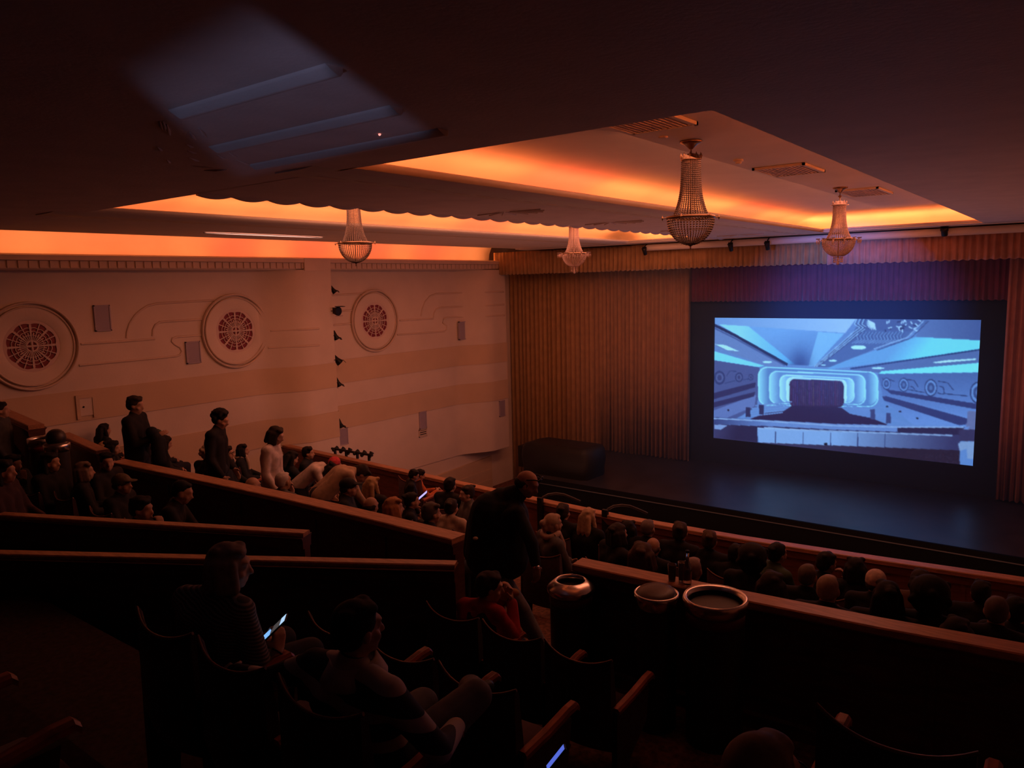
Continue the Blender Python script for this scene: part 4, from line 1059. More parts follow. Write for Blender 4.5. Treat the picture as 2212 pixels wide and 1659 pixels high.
def figure(J, hd=1.0):
    """limbs from joints J (dict of points). Returns body, top and trouser part lists"""
    body, top, trs = [], [], []
    def c(lst, a, ra, b, rb): lst.append(('c', V(J[a]) if isinstance(a, str) else a, ra, V(J[b]) if isinstance(b, str) else b, rb))
    hips = V(J['hip']); chest = V(J['chest']); neck = V(J['neck']); head = V(J['head'])
    sl, sr = V(J['shl']), V(J['shr']); ax = (sr - sl).normalized(); w = (sr - sl).length / 2
    hx = V(J.get('hx', ax))
    mid = hips.lerp(chest, .55)
    for lst, g in ((body, 0.0), (top, .016)):
        for o, r in ((-.075, .105), (.075, .105)): lst.append(('c', hips + hx * o, r + g, mid + ax * o, .10 + g)); lst.append(('c', mid + ax * o, .10 + g, chest + ax * o * 1.05, .108 + g))
        lst.append(('c', chest, .10 + g, neck.lerp(chest, .35), .075 + g))
        for s, sh in ((-1, sl), (1, sr)):
            lst.append(('c', chest + ax * s * .07, .10 + g, sh, .058 + g)); lst.append(('c', neck.lerp(chest, .2), .052 + g, sh, .052 + g))
    body.append(('c', neck.lerp(chest, .3), .058, head + (neck - head) * .35, .052))
    top.append(('c', neck.lerp(chest, .25), .072, neck.lerp(head, .10), .062))
    for s in 'lr':
        for lst, g in ((body, 0.0), (top, .013)):
            c(lst, 'sh' + s, .054 + g, 'el' + s, .041 + g); 
            e = V(J['wr' + s]); el = V(J['el' + s])
            if lst is body: c(lst, 'el' + s, .040, 'wr' + s, .027)
            else: lst.append(('c', el, .041 + g, el.lerp(e, .90), .031 + g))
        for lst, g in ((body, 0.0), (trs, .014)):
            sg = -1 if s == 'l' else 1
            lst.append(('c', hips + hx * sg * .085, .095 + g, V(J['kn' + s]), .062 + g))
            kn, an = V(J['kn' + s]), V(J['an' + s]); cf = kn.lerp(an, .3)
            lst.append(('c', kn, .058 + g, cf, .056 + g)); lst.append(('c', cf, .056 + g, an, (.036 if lst is body else .048) + g))
    trs.append(('c', hips + hx * -.07, .118, hips + hx * .07, .118))
    return body, top, trs
def shoe_mesh(an, toe):
    an = V(an); t = V(toe); d = (t - an); d.z = 0; d.normalize()
    return [('c', an + V((0, 0, -.045)) - d * .04, .042, an + V((0, 0, -.055)) + d * .13, .036), ('c', an + V((0, 0, -.02)), .045, an + V((0, 0, -.05)) + d * .05, .042)]
def hair_parts(c, R, style, seed=0):
    R4 = R.to_4x4(); r = random.Random(seed)
    def L(x, y, z): return V(c) + R @ V((x, y, z))
    cap = [('e', L(0, -.020, .036), (.082, .096, .090), R4), ('e', L(0, -.045, -.005), (.076, .068, .070), R4)]
    tuft = [('e', L(.06 * r.uniform(-1, 1), -.03 + .08 * r.uniform(-1, 1), .080 + .018 * r.random()), (.034, .036, .022), R4) for _ in range(7)]
    if style == 'short': return cap + tuft + [('e', L(0, .034, .078), (.058, .046, .030), R4), ('e', L(-.066, -.01, .02), (.016, .035, .04), R4), ('e', L(.066, -.01, .02), (.016, .035, .04), R4)]
    if style == 'crop': return [('e', L(0, -.022, .036), (.077, .090, .084), R4), ('e', L(0, -.045, 0), (.071, .063, .062), R4), ('e', L(0, .04, .085), (.05, .03, .02), R4)]
    if style == 'tonsure': return [('e', L(0, -.048, -.012), (.078, .062, .048), R4), ('e', L(-.068, -.015, .0), (.016, .04, .032), R4), ('e', L(.068, -.015, .0), (.016, .04, .032), R4)]
    if style == 'bob': return cap + tuft + [('e', L(0, .026, .076), (.066, .052, .034), R4)] + [('c', L(s * .072, -.02 + y, .03), .028, L(s * .086, y, -.085), .030) for s in (-1, 1) for y in (-.035, .0, .03)] + [('c', L(x, -.085, .02), .035, L(x, -.085, -.09), .034) for x in (-.05, 0, .05)]
    if style == 'long': return cap + tuft + [('e', L(0, .026, .076), (.064, .052, .034), R4)] + [('c', L(s * .07, -.02, .03), .028, L(s * .088, -.005, -.10), .030) for s in (-1, 1)] + [('c', L(s * .088, -.005, -.10), .030, L(s * .10, -.04, -.22), .018) for s in (-1, 1)] + [('c', L(x, -.085, .02), .036, L(x * 1.3, -.105, -.15), .038) for x in (-.05, 0, .05)] + [('c', L(x * 1.3, -.105, -.15), .036, L(x * 1.4, -.115, -.25), .016) for x in (-.05, 0, .05)]
    if style == 'curly':
        out = list(cap)
        for _ in range(60):
            a = r.uniform(0, 2 * math.pi); e = r.uniform(-.2, 1.45); rad = 1.06
            x, y, z = math.cos(a) * math.cos(e), math.sin(a) * math.cos(e), math.sin(e)
            if y > .55 and z < .62: continue
            out.append(('e', L(.088 * x * rad, -.018 + .10 * y * rad, .03 + .098 * z * rad), (.024, .024, .024), R4))
        return out
    if style == 'afro': return [('e', L(0, -.03, .055), (.125, .125, .115), R4), ('e', L(0, -.06, -.01), (.115, .085, .09), R4)] + [('e', L(.115 * math.cos(k), -.03 + .115 * math.sin(k), .05 + .05 * math.sin(k * 3)), (.03, .03, .03), R4) for k in range(3, 11)]
    if style == 'bun': return cap + [('e', L(0, .04, .085), (.06, .04, .026), R4), ('e', L(0, -.125, .03), (.042, .042, .04), R4), ('e', L(0, -.105, -.03), (.05, .03, .04), R4)]
    if style == 'ponytail': return cap + [('e', L(0, .04, .085), (.06, .04, .026), R4), ('c', L(0, -.105, .05), .03, L(0, -.15, -.04), .034), ('c', L(0, -.15, -.04), .034, L(0, -.14, -.17), .012)]
    if style == 'beanie': return [('e', L(0, -.012, .045), (.088, .105, .088), R4), ('e', L(0, -.012, .02), (.090, .107, .03), R4)]
    if style == 'cap': return [('e', L(0, -.010, .042), (.086, .104, .082), R4), ('e', L(0, .105, .045), (.068, .075, .010), R4)]
    return cap
def Rot(yaw=0.0, pitch=0.0, roll=0.0):      # head turned left for +yaw, nodding down for +pitch
    return (Matrix.Rotation(yaw, 3, 'Z') @ Matrix.Rotation(-pitch, 3, 'X') @ Matrix.Rotation(roll, 3, 'Y'))
def pose_seated(kind):
    J = dict(hip=(0, 0, .52), chest=(0, -.06, .86), neck=(0, -.05, 1.02), head=(0, -.015, 1.135), shl=(-.18, -.06, .965), shr=(.18, -.06, .965),
             ell=(-.235, .04, .70), elr=(.235, .04, .70), wrl=(-.09, .25, .64), wrr=(.09, .25, .64), knl=(-.12, .44, .50), knr=(.12, .44, .50), anl=(-.12, .42, .09), anr=(.12, .42, .09))
    yaw = pit = rol = 0.0; fid = .5
    if kind == 'turn_right': yaw = -.7
    elif kind == 'turn_left': yaw = .7
    elif kind == 'lean':
        J.update(chest=(0, .08, .83), neck=(0, .14, .975), head=(0, .20, 1.08), shl=(-.18, .10, .93), shr=(.18, .10, .93), ell=(-.21, .24, .67), elr=(.21, .24, .67), wrl=(-.06, .40, .60), wrr=(.06, .40, .60)); pit = .35
    elif kind == 'chin':
        J.update(elr=(.21, .16, .74), wrr=(.06, .17, .955), ell=(-.2, .10, .70), wrl=(.06, .20, .68)); pit = .12; fid = 1.1; yaw = -.15
    elif kind == 'slouch':
        J.update(chest=(0, -.12, .80), neck=(0, -.13, .955), head=(0, -.09, 1.065), shl=(-.19, -.12, .90), shr=(.19, -.12, .90)); pit = .1
    elif kind == 'phone':
        J.update(elr=(.23, .10, .72), wrr=(.06, .30, .78), ell=(-.23, .10, .72), wrl=(-.06, .30, .78)); pit = .4
    elif kind == 'turn_back': yaw = -1.25; J.update(shl=(-.15, .02, .965), shr=(.16, -.14, .965))
    return J, Rot(yaw, pit, rol), fid
def pose_standing(kind):
    J = dict(hip=(0, 0, .95), chest=(0, .0, 1.31), neck=(0, .0, 1.48), head=(0, .025, 1.60), shl=(-.185, 0, 1.42), shr=(.185, 0, 1.42), ell=(-.24, -.02, 1.13), elr=(.24, -.02, 1.13),
             wrl=(-.23, .12, .90), wrr=(.23, .12, .90), knl=(-.10, .02, .50), knr=(.10, .04, .50), anl=(-.10, -.02, .09), anr=(.10, .03, .09))
    pit = .0; yaw = 0
    if kind == 'coat': J.update(elr=(.24, .10, 1.14), wrr=(.14, .30, 1.22), ell=(-.23, .06, 1.13), wrl=(-.02, .28, 1.14)); pit = .15
    if kind == 'down': pit = .35; J.update(neck=(0, .03, 1.475), head=(0, .075, 1.585))
    if kind == 'bend':
        J.update(hip=(0, -.08, .92), chest=(0, .20, 1.14), neck=(0, .36, 1.18), head=(0, .46, 1.13), shl=(-.18, .27, 1.17), shr=(.18, .27, 1.17), ell=(-.20, .36, .92), elr=(.20, .36, .92), wrl=(-.12, .48, .74), wrr=(.12, .48, .74)); pit = 1.0
    return J, Rot(yaw, pit), .4
_mc = {}
def cached(key, fn):
    if key not in _mc: _mc[key] = fn()
    return _mc[key]
VOX = .0125
def pose_meshes(kind, standing):
    def make():
        J, R, fid = (pose_standing if standing else pose_seated)(kind)
        body, top, trs = figure(J)
        body += head_parts(J['head'], R)
        for s, sd in (('l', -1), ('r', 1)):
            d = V(J['wr' + s]) - V(J['el' + s]); pn = V((-sd, 0, -.4)) if kind != 'chin' else V((-.5, -.6, 0))
            body += hand_parts(J['wr' + s], d if kind != 'chin' or s == 'l' else V((-.1, -.2, 1)), pn, sd, fid)
            trs += []
        return dict(J=J, R=R, body=remesh(body, VOX, 3, 'body'), top=remesh(top, .016, 4, 'jacket'), trs=remesh(trs, .016, 3, 'trousers'), shoes=[remesh(shoe_mesh(J['an' + s], V(J['an' + s]) + V((0, 1, 0))), .014, 2, 'shoe') for s in 'lr'])
    return cached(('pose', kind, standing), make)
def attach(name, mesh, m, parent):
    o = bpy.data.objects.new(name, mesh); COL.objects.link(o); o.parent = parent
    o.material_slots[0].link = 'OBJECT'; o.material_slots[0].material = m
    return o
def person(label, loc, rz, kind='sit', standing=False, hair=('short', (.02, .012, .008)), skin=(.42, .24, .16), top=(.02, .02, .022), legs=(.02, .02, .03), scale=1.0, group=None, seed=0, top_name='jacket', extra=None):
    pm = pose_meshes(kind, standing)
    t = thing('person', label, 'person', loc, rz, group); t.scale = (scale,) * 3
    attach('body', pm['body'], flat(skin, .6, 'skin'), t)
    attach(top_name, pm['top'], flat(top), t); attach('trousers', pm['trs'], flat(legs), t); [attach('shoe', q, flat((.012, .01, .01), .5), t) for q in pm['shoes']]
    if hair and hair[0] != 'bald':
        sd = seed % 3
        hm = cached(('hair', kind, standing, hair[0], sd), lambda: remesh(hair_parts(pm['J']['head'], pm['R'], hair[0], sd), .011, 2, 'hair'))
        nm = {'beanie': 'beanie', 'cap': 'cap'}.get(hair[0], 'hair')
        attach(nm, hm, flat(hair[1], .75, 'hair'), t)
        if hair[0] in ('beanie', 'cap'):
            hm2 = cached(('hair', kind, standing, 'under', sd), lambda: remesh(hair_parts(pm['J']['head'], pm['R'], 'tonsure', sd), .011, 2, 'hair'))
            attach('hair', hm2, flat((.03, .018, .012), .75, 'hair'), t)
    if extra: extra(t, pm)
    return t
def glasses(t, pm):
    c, R = V(pm['J']['head']), pm['R']; mb = MB()
    for s in (-1, 1):
        mb.tube([c + R @ V((s * .031 + .024 * math.cos(a), .094, .006 + .019 * math.sin(a))) for a in [2 * math.pi * k / 14 for k in range(15)]], .0028, 5)
        mb.tube([c + R @ V((s * .055, .092, .01)), c + R @ V((s * .078, .06, .012)), c + R @ V((s * .08, -.01, .008))], .0028, 5)
    mb.tube([c + R @ V((-.008, .097, .01)), c + R @ V((.008, .097, .01))], .0028, 5)
    mb.build('glasses', M['black'], t)
def scarf(col):
    def f(t, pm):
        c = V(pm['J']['neck']); mb = MB()
        mb.tube([c + V((.085 * math.cos(a), .085 * math.sin(a), .012 * math.sin(2 * a) + .01)) for a in [2 * math.pi * k / 18 for k in range(19)]], .034, 8, cap=False)
        mb.tube([c + V((.03, .09, 0)), c + V((.05, .12, -.10)), c + V((.05, .13, -.22))], [.03, .034, .03], 8)
        mb.build('scarf', flat(col), t)
    return f
def held_coat(t, pm):
    a, b = V(pm['J']['wrr']), V(pm['J']['wrl'])
    pr = [('c', a + V((.03, -.02, .06)), .075, b + V((.06, -.02, .06)), .07), ('c', a + V((.03, .03, -.02)), .07, a + V((.05, .05, -.30)), .085), ('c', a.lerp(b, .5) + V((.04, .05, -.02)), .07, a.lerp(b, .5) + V((.04, .07, -.34)), .08)]
    attach('held_coat', remesh(pr, .014, 3, 'held_coat'), flat((.012, .011, .012)), t)
BLK, DK, BRN, GRY, WHT, BLD, RED_ = (.012, .008, .007), (.03, .018, .012), (.07, .035, .018), (.22, .18, .16), (.50, .42, .38), (.42, .26, .14), (.22, .085, .04)
# ------------------------------------------------------------------ the audience
ROWS = dict(F0=(5.36, 5.5, -3.50), F1=(5.5, 6.1, -3.50), F2=(6.62, 7.1, -3.73), F3=(7.68, 8.75, -3.97), A=(3.6, 4.35, FA), A0=(3.28, 3.42, FA), A2=(4.3, 4.6, FA), B=(2.75, 3.1, -2.82))
SK, SKP = (.42, .24, .16), (.52, .32, .25)
def sit(px, py, row, label, hair=('short', BLK), top=(.018, .018, .02), kind='sit', yaw=0.0, skin=SK, scale=1.0, extra=None, legs=(.02, .02, .03), top_name='jacket', head_h=None, with_seat=True):
    y0, y1, fz = ROWS[row]
    hh = head_h or {'lean': 1.19, 'slouch': 1.175}.get(kind, 1.25)
    hy = {'lean': .20, 'slouch': -.09}.get(kind, -.015)
    q = atz(px, py, fz + hh * scale)
    if q.y - hy < y0 or q.y - hy > y1:
        q = aty(px, py, min(max(q.y - hy, y0), y1) + hy)
    rz = yaw
    off = V((-math.sin(rz) * hy, math.cos(rz) * hy, 0))
    loc = V((max(q.x, -13.62), q.y, fz)) - off
    n = sum(map(ord, label))
    t = person(label, loc, rz, kind, False, hair, skin, top, legs, scale, None, n, top_name, extra)
    if with_seat: seat(loc.x, loc.y, fz, 'dark plush theatre seat under one of the seated audience in the dark', 'seats under the audience')
    return t
def stand(px, py, y, fz, label, hair=('short', BLK), top=(.014, .014, .016), kind='stand', yaw=0.0, skin=SK, height=None, extra=None, legs=(.02, .02, .03), top_name='jacket'):
    q = aty(px, py, y); h = q.z - fz
    hb = {'bend': 1.33, 'down': 1.70}.get(kind, 1.72)
    n = sum(map(ord, label))
    return person(label, (q.x, y, fz), yaw, kind, True, hair, skin, top, legs, h / hb, None, n, top_name, extra)
CREAM, GREYJ, BEIGE, WHITE, GREENJ, NAVY, REDJ, BROWNJ = (.48, .36, .26), (.10, .09, .09), (.42, .28, .18), (.55, .45, .40), (.05, .07, .04), (.02, .025, .05), (.22, .02, .03), (.10, .05, .03)
# left-hand block beyond the aisle gap and front rows, left to right
stand(286, 855, 5.25, -3.40, 'tall standing man in black holding a dark coat before the left wall, dark quiff', ('short', DK), BLK, 'coat', -.9, extra=held_coat)
stand(462, 888, 5.75, -3.50, 'young man in a black hoodie standing below the middle rose medallion', ('curly', BLK), BLK, 'down', -.85, top_name='hoodie')
stand(582, 922, 5.85, -3.50, 'standing woman with a brown bob in a white sweater, in profile', ('bob', DK), WHITE, 'down', -.9, SKP, top_name='sweater')
stand(700, 1000, 6.0, -3.50, 'person in a beige sweater bent forward over the seats, head hidden', ('short', DK), BEIGE, 'bend', -.5, top_name='sweater')
stand(652, 992, 6.9, -3.73, 'person in a white shirt bending down next to the standing woman in white', ('bob', BLK), WHITE, 'bend', -.9, top_name='shirt')
sit(203, 900, 'F1', 'dark long-haired person seated close to the left wall, behind a pale drinks bottle', ('long', BLK))
sit(222, 914, 'F0', 'grey-blond short-haired person right beside a dark long-haired one near the left wall', ('crop', BLD), scale=.95)
sit(243, 952, 'F0', 'dark-haired person with a hand to the mouth at the foot of the tall standing man', ('bob', BLK), kind='chin', yaw=-.6)
sit(318, 935, 'F2', 'bald man in glasses seated right of the tall standing man', None, BLK, yaw=-.7, extra=glasses)
sit(338, 928, 'F2', 'short dark-haired head farthest back right of the tall standing man', ('short', GREENJ))
sit(356, 942, 'F1', 'person in a dark coat leaning to the right behind the bald man in glasses', ('bob', BLK), kind='lean', yaw=-.4)
sit(346, 962, 'F1', 'small dark-haired person in profile just above the long oak cap at left', ('short', BLK), yaw=-.9, scale=.95)
sit(449, 964, 'F1', 'person with curly blond hair below the young man in the black hoodie', ('curly', (.52, .38, .26)), BLK, yaw=.1)
sit(490, 964, 'F2', 'dark-haired person in glasses in profile, right of the curly blond head', ('short', BLK), yaw=-.95, extra=glasses, scale=1.02)
sit(524, 963, 'F3', 'dark-haired woman with a cream scarf left of the standing woman in white', ('bob', BLK), yaw=-.7, extra=scarf(CREAM))
sit(543, 1004, 'F0', 'person with thin reddish hair seen just above the long oak cap', ('tonsure', (.25, .10, .06)), kind='slouch', yaw=-.2)
sit(612, 1033, 'F1', 'elderly person with a full head of white hair just above the long oak cap', ('crop', (.50, .44, .40)), GREYJ, yaw=.1, scale=1.04)
sit(629, 968, 'F2', 'dark-haired woman looking down beyond the standing woman in white', ('long', BLK), kind='phone', yaw=-.3)
sit(665, 965, 'F3', 'dark-haired man in profile with a pale collar at the far left of the front rail', ('short', BLK), yaw=-.9)
sit(723, 988, 'F3', 'person in a red beanie below the black lighting bar', ('beanie', (.48, .05, .06)), GREYJ, yaw=-.3)
sit(757, 1012, 'F2', 'person with grey-lit face and dark hair two heads right of the red beanie', ('short', BLK), yaw=-.9)
sit(752, 1033, 'F1', 'person in a flat dark cap looking right, beside the long blonde hair', ('cap', BLK), yaw=-.8)
sit(775, 1008, 'F3', 'dark-haired person in profile against the front rail, above the long blonde hair', ('bob', BLK), yaw=-1.0)
sit(803, 1030, 'F2', 'person with long straight blonde hair between the dark cap and a dark head', ('long', (.36, .22, .10)), BLK, yaw=.2)
sit(800, 1074, 'F1', 'balding head low behind the long oak cap under the blonde hair', ('tonsure', DK), kind='slouch', scale=.96)
stand(885, 1015, 7.75, -3.97, 'dark-haired adult in black turning to a child in orange stripes', ('short', BLK), BLK, 'down', -.7)
def orange(t, pm):
    pass
sit(908, 1040, 'F3', 'small child in black and orange stripes lit by a phone', ('short', BLK), (.42, .10, .03), kind='phone', yaw=-.6, scale=.80, head_h=1.0)
sit(972, 1032, 'F3', 'dark short-haired head against the front rail left of the smiling man', ('short', BLK), BLK, yaw=.1)
sit(1008, 1058, 'F3', 'smiling man in a grey jacket facing back towards the viewer', ('short', DK), (.14, .12, .11), yaw=2.6, skin=SKP, scale=1.0)
sit(850, 1075, 'F1', 'reddish-blond haired person in profile just above the oak cap', ('bob', (.38, .17, .07)), BLK, yaw=-.5)
sit(889, 1073, 'F2', 'person with black cropped hair and bare nape just above the oak cap', ('short', BLK), BLK, yaw=-.7, scale=.93)
sit(931, 1086, 'F1', 'greying dark-haired head just above the oak cap, hand on the seat back', ('short', (.09, .07, .06)), BLK, yaw=-.4)
sit(975, 1080, 'F2', 'brown-haired person in a beige jacket next to the walking man', ('short', DK), (.46, .34, .25), yaw=.1, scale=.95)
# front rows, middle and right
sit(1217, 1097, 'F3', 'dark round head against the front rail beyond the grey-blond bun', ('short', DK), BLK)
sit(1195, 1117, 'F2', 'woman with grey-blond hair in a bun and a pale scarf, right of the walking man', ('bun', (.38, .26, .18)), GREYJ, yaw=-.5, extra=scarf((.40, .28, .22)))
sit(1272, 1106, 'F3', 'woman with long pale blonde hair seated before the front rail', ('long', (.42, .28, .17)), BLK, yaw=-.1)
sit(1335, 1131, 'F2', 'brown-haired person in profile with the face just catching light', ('bob', DK), BLK, yaw=-.5)
sit(1357, 1128, 'F3', 'dark-haired person turned to the brown-haired one, before the front rail', ('bob', BLK), BLK, yaw=.5, scale=.95)
sit(1400, 1137, 'F3', 'grey-haired person before the front rail, above a bald head', ('crop', (.16, .12, .11)), BLK)
sit(1411, 1161, 'F2', 'bald head with a fringe, just beyond the largest brown head', ('tonsure', (.10, .06, .05)), BLK, scale=.92)
sit(1388, 1172, 'F1', 'large brown-haired head close behind the parapet cap', ('bob', (.085, .05, .035)), BLK, scale=1.06)
sit(1470, 1135, 'F3', 'upright man in a dark jacket with cropped dark hair, seen from behind above the bottle', ('short', (.05, .03, .022)), BLK, scale=1.03, legs=BLK)
sit(1497, 1204, 'F1', 'grey-haired head directly behind the bottle', ('crop', (.28, .21, .19)), BLK, scale=.97)
sit(1533, 1212, 'F3', 'dim reddish-brown head right of the bottle', ('short', BRN), BLK)
sit(1590, 1222, 'F3', 'low dark head left of a pair of large dark heads', ('short', BLK), BLK, kind='slouch')
sit(1628, 1197, 'F2', 'large dark head of hair standing tallest behind the largest open bin', ('afro', BLK), BLK, scale=1.04)
sit(1680, 1199, 'F3', 'person in a dull green jacket with dark hair by the front rail', ('short', BLK), GREENJ, yaw=-.6)
sit(1668, 1236, 'F1', 'large dark brown head of hair close behind the cap, right of the open bin', ('bob', DK), BLK, scale=1.04)
sit(1745, 1230, 'F2', 'grey-brown rounded head left of the grey-blond one', ('crop', (.14, .10, .08)), BLK)
sit(1726, 1271, 'F0', 'low head with light reddish-blond hair just above the parapet cap', ('crop', (.40, .20, .10)), BLK, kind='slouch', scale=.98)
sit(1790, 1242, 'F1', 'large grey-blond head in the middle of the right-hand rows', ('crop', (.34, .25, .19)), BLK, scale=1.03)
sit(1786, 1208, 'F3', 'dark-haired person with a raised hand before the front rail', ('short', BLK), BLK, kind='chin', yaw=-.5)
sit(1848, 1226, 'F3', 'dark-haired person left of the pale hat', ('bob', BLK), BLK, yaw=.3)
sit(1893, 1233, 'F2', 'person in a pale knitted hat, brightest head of the right-hand rows', ('beanie', (.55, .40, .33)), BLK, scale=.96)
sit(1920, 1256, 'F1', 'person in black with shoulder-length dark hair below the pale hat', ('long', BLK), BLK, scale=1.04)
sit(2012, 1256, 'F1', 'person with a very wide mass of dark curls near the right edge', ('afro', BLK), BLK, scale=1.06)
sit(1988, 1242, 'F3', 'dim reddish head beyond the mass of dark curls', ('short', DK), BROWNJ)
sit(2072, 1268, 'F0', 'person in a dark red top, dark hair, right of the mass of curls', ('bob', BLK), REDJ, top_name='sweater', scale=1.02)
sit(2120, 1272, 'F3', 'low dark head between the dark red top and the grey head', ('short', BLK), BLK)
sit(2155, 1288, 'F1', 'greying head near the right edge behind the cap', ('crop', (.12, .09, .085)), BLK)
sit(2196, 1290, 'F2', 'dark head at the very right edge behind the cap', ('short', BLK), BLK)
# block at the left between the angled wall and the cross aisle
stand(-4, 868, 4.05, FA, 'person in a dark grey jacket standing at the extreme left edge', ('short', BLK), (.05, .045, .045), 'stand', -.6)
sit(28, 985, 'A', 'long dark-haired person at the left edge with hands near the face', ('long', BLK), BLK, kind='chin', yaw=-1.1)
sit(12, 1040, 'B', 'dark-haired person low at the left edge in front of the angled wall', ('long', BLK), (.04, .015, .015), yaw=-.8, with_seat=False)
sit(108, 978, 'A', 'long dark hair framing a lit profile, right of the far-left bins', ('long', BLK), BLK, yaw=-1.0, scale=1.05)
sit(180, 998, 'A', 'greying brown-haired person with a small blue glint at the collar', ('bob', (.15, .10, .07)), BLK, yaw=-.4)
sit(232, 994, 'A2', 'dark-haired person whose face is turned towards the viewer, left of the olive cap', ('short', BLK), BLK, kind='turn_right', yaw=-1.2)
sit(262, 1024, 'A', 'person in an olive baseball cap', ('cap', (.11, .08, .05)), BLK, yaw=-1.0)
sit(302, 1058, 'A0', 'dark-haired person in profile with a hand at the mouth, nearest the angled wall', ('short', BLK), BLK, kind='chin', yaw=-.8, scale=1.04)
sit(389, 1040, 'A', 'short-haired man with clasped hands, right-most of the left block', ('crop', BLK), BLK, kind='lean', yaw=-.7, scale=1.06)

# phone on a seat back and one beside the striped-dress... small lit things in the rows
p = aty(914, 1070, 7.95)
t = thing('mobile_phone', 'glowing phone held edge-on by the child in orange stripes', 'phone', p)
mt = Matrix.Rotation(-.65, 4, V((.79, -.61, 0)).cross(V((0, 0, 1)))) if False else Matrix.Rotation(YAW, 4, 'Z') @ Matrix.Rotation(-.7, 4, 'Y') @ Matrix.Rotation(.16, 4, 'X')
mb = MB(); mb.box(-.085, .085, -.045, .045, -.005, .004, mtx=mt); mb.build('case', M['black'], t)
mb = MB(); mb.box(-.08, .08, -.042, .042, .004, .006, mtx=mt); mb.build('display', mat('violet_display', (.3, .3, .4), emit=(.45, .40, 1), estr=1.2), t)

# ------------------------------------------------------------------ seats in the foreground
for x, lab in ((-3.50, 'theatre seat holding the child in red, left-most of its row'), (-2.97, 'empty theatre seat beside the child in red'), (-2.45, 'empty theatre seat at the aisle end of the row with the child')):
    seat(x, 4.08, FA, lab)
for x, lab in ((-3.36, 'empty theatre seat in front of the woman with the phone'), (-2.84, 'empty theatre seat with its red armrest left of centre, second in its row'), (-2.31, 'empty theatre seat nearest the aisle, in front of the man in stripes')):
    seat(x, 2.94, -2.82, lab)
for x, lab in ((-3.36, 'theatre seat under the woman with the phone'), (-2.82, 'empty theatre seat between the woman with the phone and the man in stripes'), (-2.24, 'theatre seat under the man in the striped shirt')):
    seat(x, 1.95, -2.43, lab)
seat(-2.9, .78, -2.05, 'nearest theatre seat at the bottom left corner, dim red armrest')
seat(-.455, 2.93, -2.43, 'theatre seat at lower right with an upright reddish armrest')
seat(-.62, 1.72, -2.43 + .0, 'theatre seat under the person whose head shows at the bottom edge')

# ------------------------------------------------------------------ figures in the foreground
def custom(label, origin, J, R, hair, skin, top, legs, body_vox=.0085, hands=None, extra_body=(), sleeve_cut=None, top_name='shirt', top_mat=None, leg_mat=None, hair_seed=0, scale=1.0):
    O = V(origin); Jl = {k: V(v) - O if k not in ('hx',) else V(v) for k, v in J.items()}
    t = thing('person', label, 'person', O)
    body, tp, trs = figure(Jl)
    body += head_parts(Jl['head'], R)
    for s, sd in (('l', -1), ('r', 1)):
        d, pn, curl = hands[s]; body += hand_parts(Jl['wr' + s], d, pn, sd, curl)
    body += list(extra_body)
    if sleeve_cut:            # short sleeves: leave out the forearm capsules
        tp2 = []
        for q in tp:
            skip = False
            for s in 'lr':
                if (q[1] - Jl['el' + s]).length < 1e-4: skip = True
            if not skip:
                for s in 'lr':
                    if (q[3] - Jl['el' + s]).length < 1e-4: q = ('c', q[1], q[2], q[1].lerp(q[3], sleeve_cut), q[4] + .012)
                tp2.append(q)
        tp = tp2
    attach('body', remesh(body, body_vox, 3, 'body'), flat(skin, .6, 'skin'), t)
    attach(top_name, remesh(tp, .012, 3, top_name), top_mat or flat(top), t)
    attach('trousers', remesh(trs, .012, 3, 'trousers'), leg_mat or flat(legs), t)
    for s in 'lr': attach('shoe', remesh(shoe_mesh(Jl['an' + s], Jl['an' + s] + V(J.get('toe', (0, 1, 0)))), .012, 2, 'shoe'), flat((.015, .012, .012), .5), t)
    if hair: attach('hair', remesh(hair_parts(Jl['head'], R, hair[0], hair_seed), .009, 2, 'hair'), flat(hair[1], .7, 'hair'), t)
    return t, Jl
def stripes(name, ca, cb, axis, freq, duty=.5):
    m = bpy.data.materials.new(name); m.use_nodes = True; nt = m.node_tree; b = nt.nodes['Principled BSDF']; b.inputs['Roughness'].default_value = .85
    tc = nt.nodes.new('ShaderNodeTexCoord'); d = nt.nodes.new('ShaderNodeVectorMath'); d.operation = 'DOT_PRODUCT'; d.inputs[1].default_value = axis
    ml = nt.nodes.new('ShaderNodeMath'); ml.operation = 'MULTIPLY'; ml.inputs[1].default_value = freq
    fr = nt.nodes.new('ShaderNodeMath'); fr.operation = 'FRACT'; lt = nt.nodes.new('ShaderNodeMath'); lt.operation = 'LESS_THAN'; lt.inputs[1].default_value = duty
    mx = nt.nodes.new('ShaderNodeMix'); mx.data_type = 'RGBA'; mx.inputs[6].default_value = (*ca, 1); mx.inputs[7].default_value = (*cb, 1)
    nt.links.new(tc.outputs['Object'], d.inputs[0]); nt.links.new(d.outputs['Value'], ml.inputs[0]); nt.links.new(ml.outputs[0], fr.inputs[0]); nt.links.new(fr.outputs[0], lt.inputs[0])
    nt.links.new(lt.outputs[0], mx.inputs[0]); nt.links.new(mx.outputs[2], b.inputs['Base Color']); return m
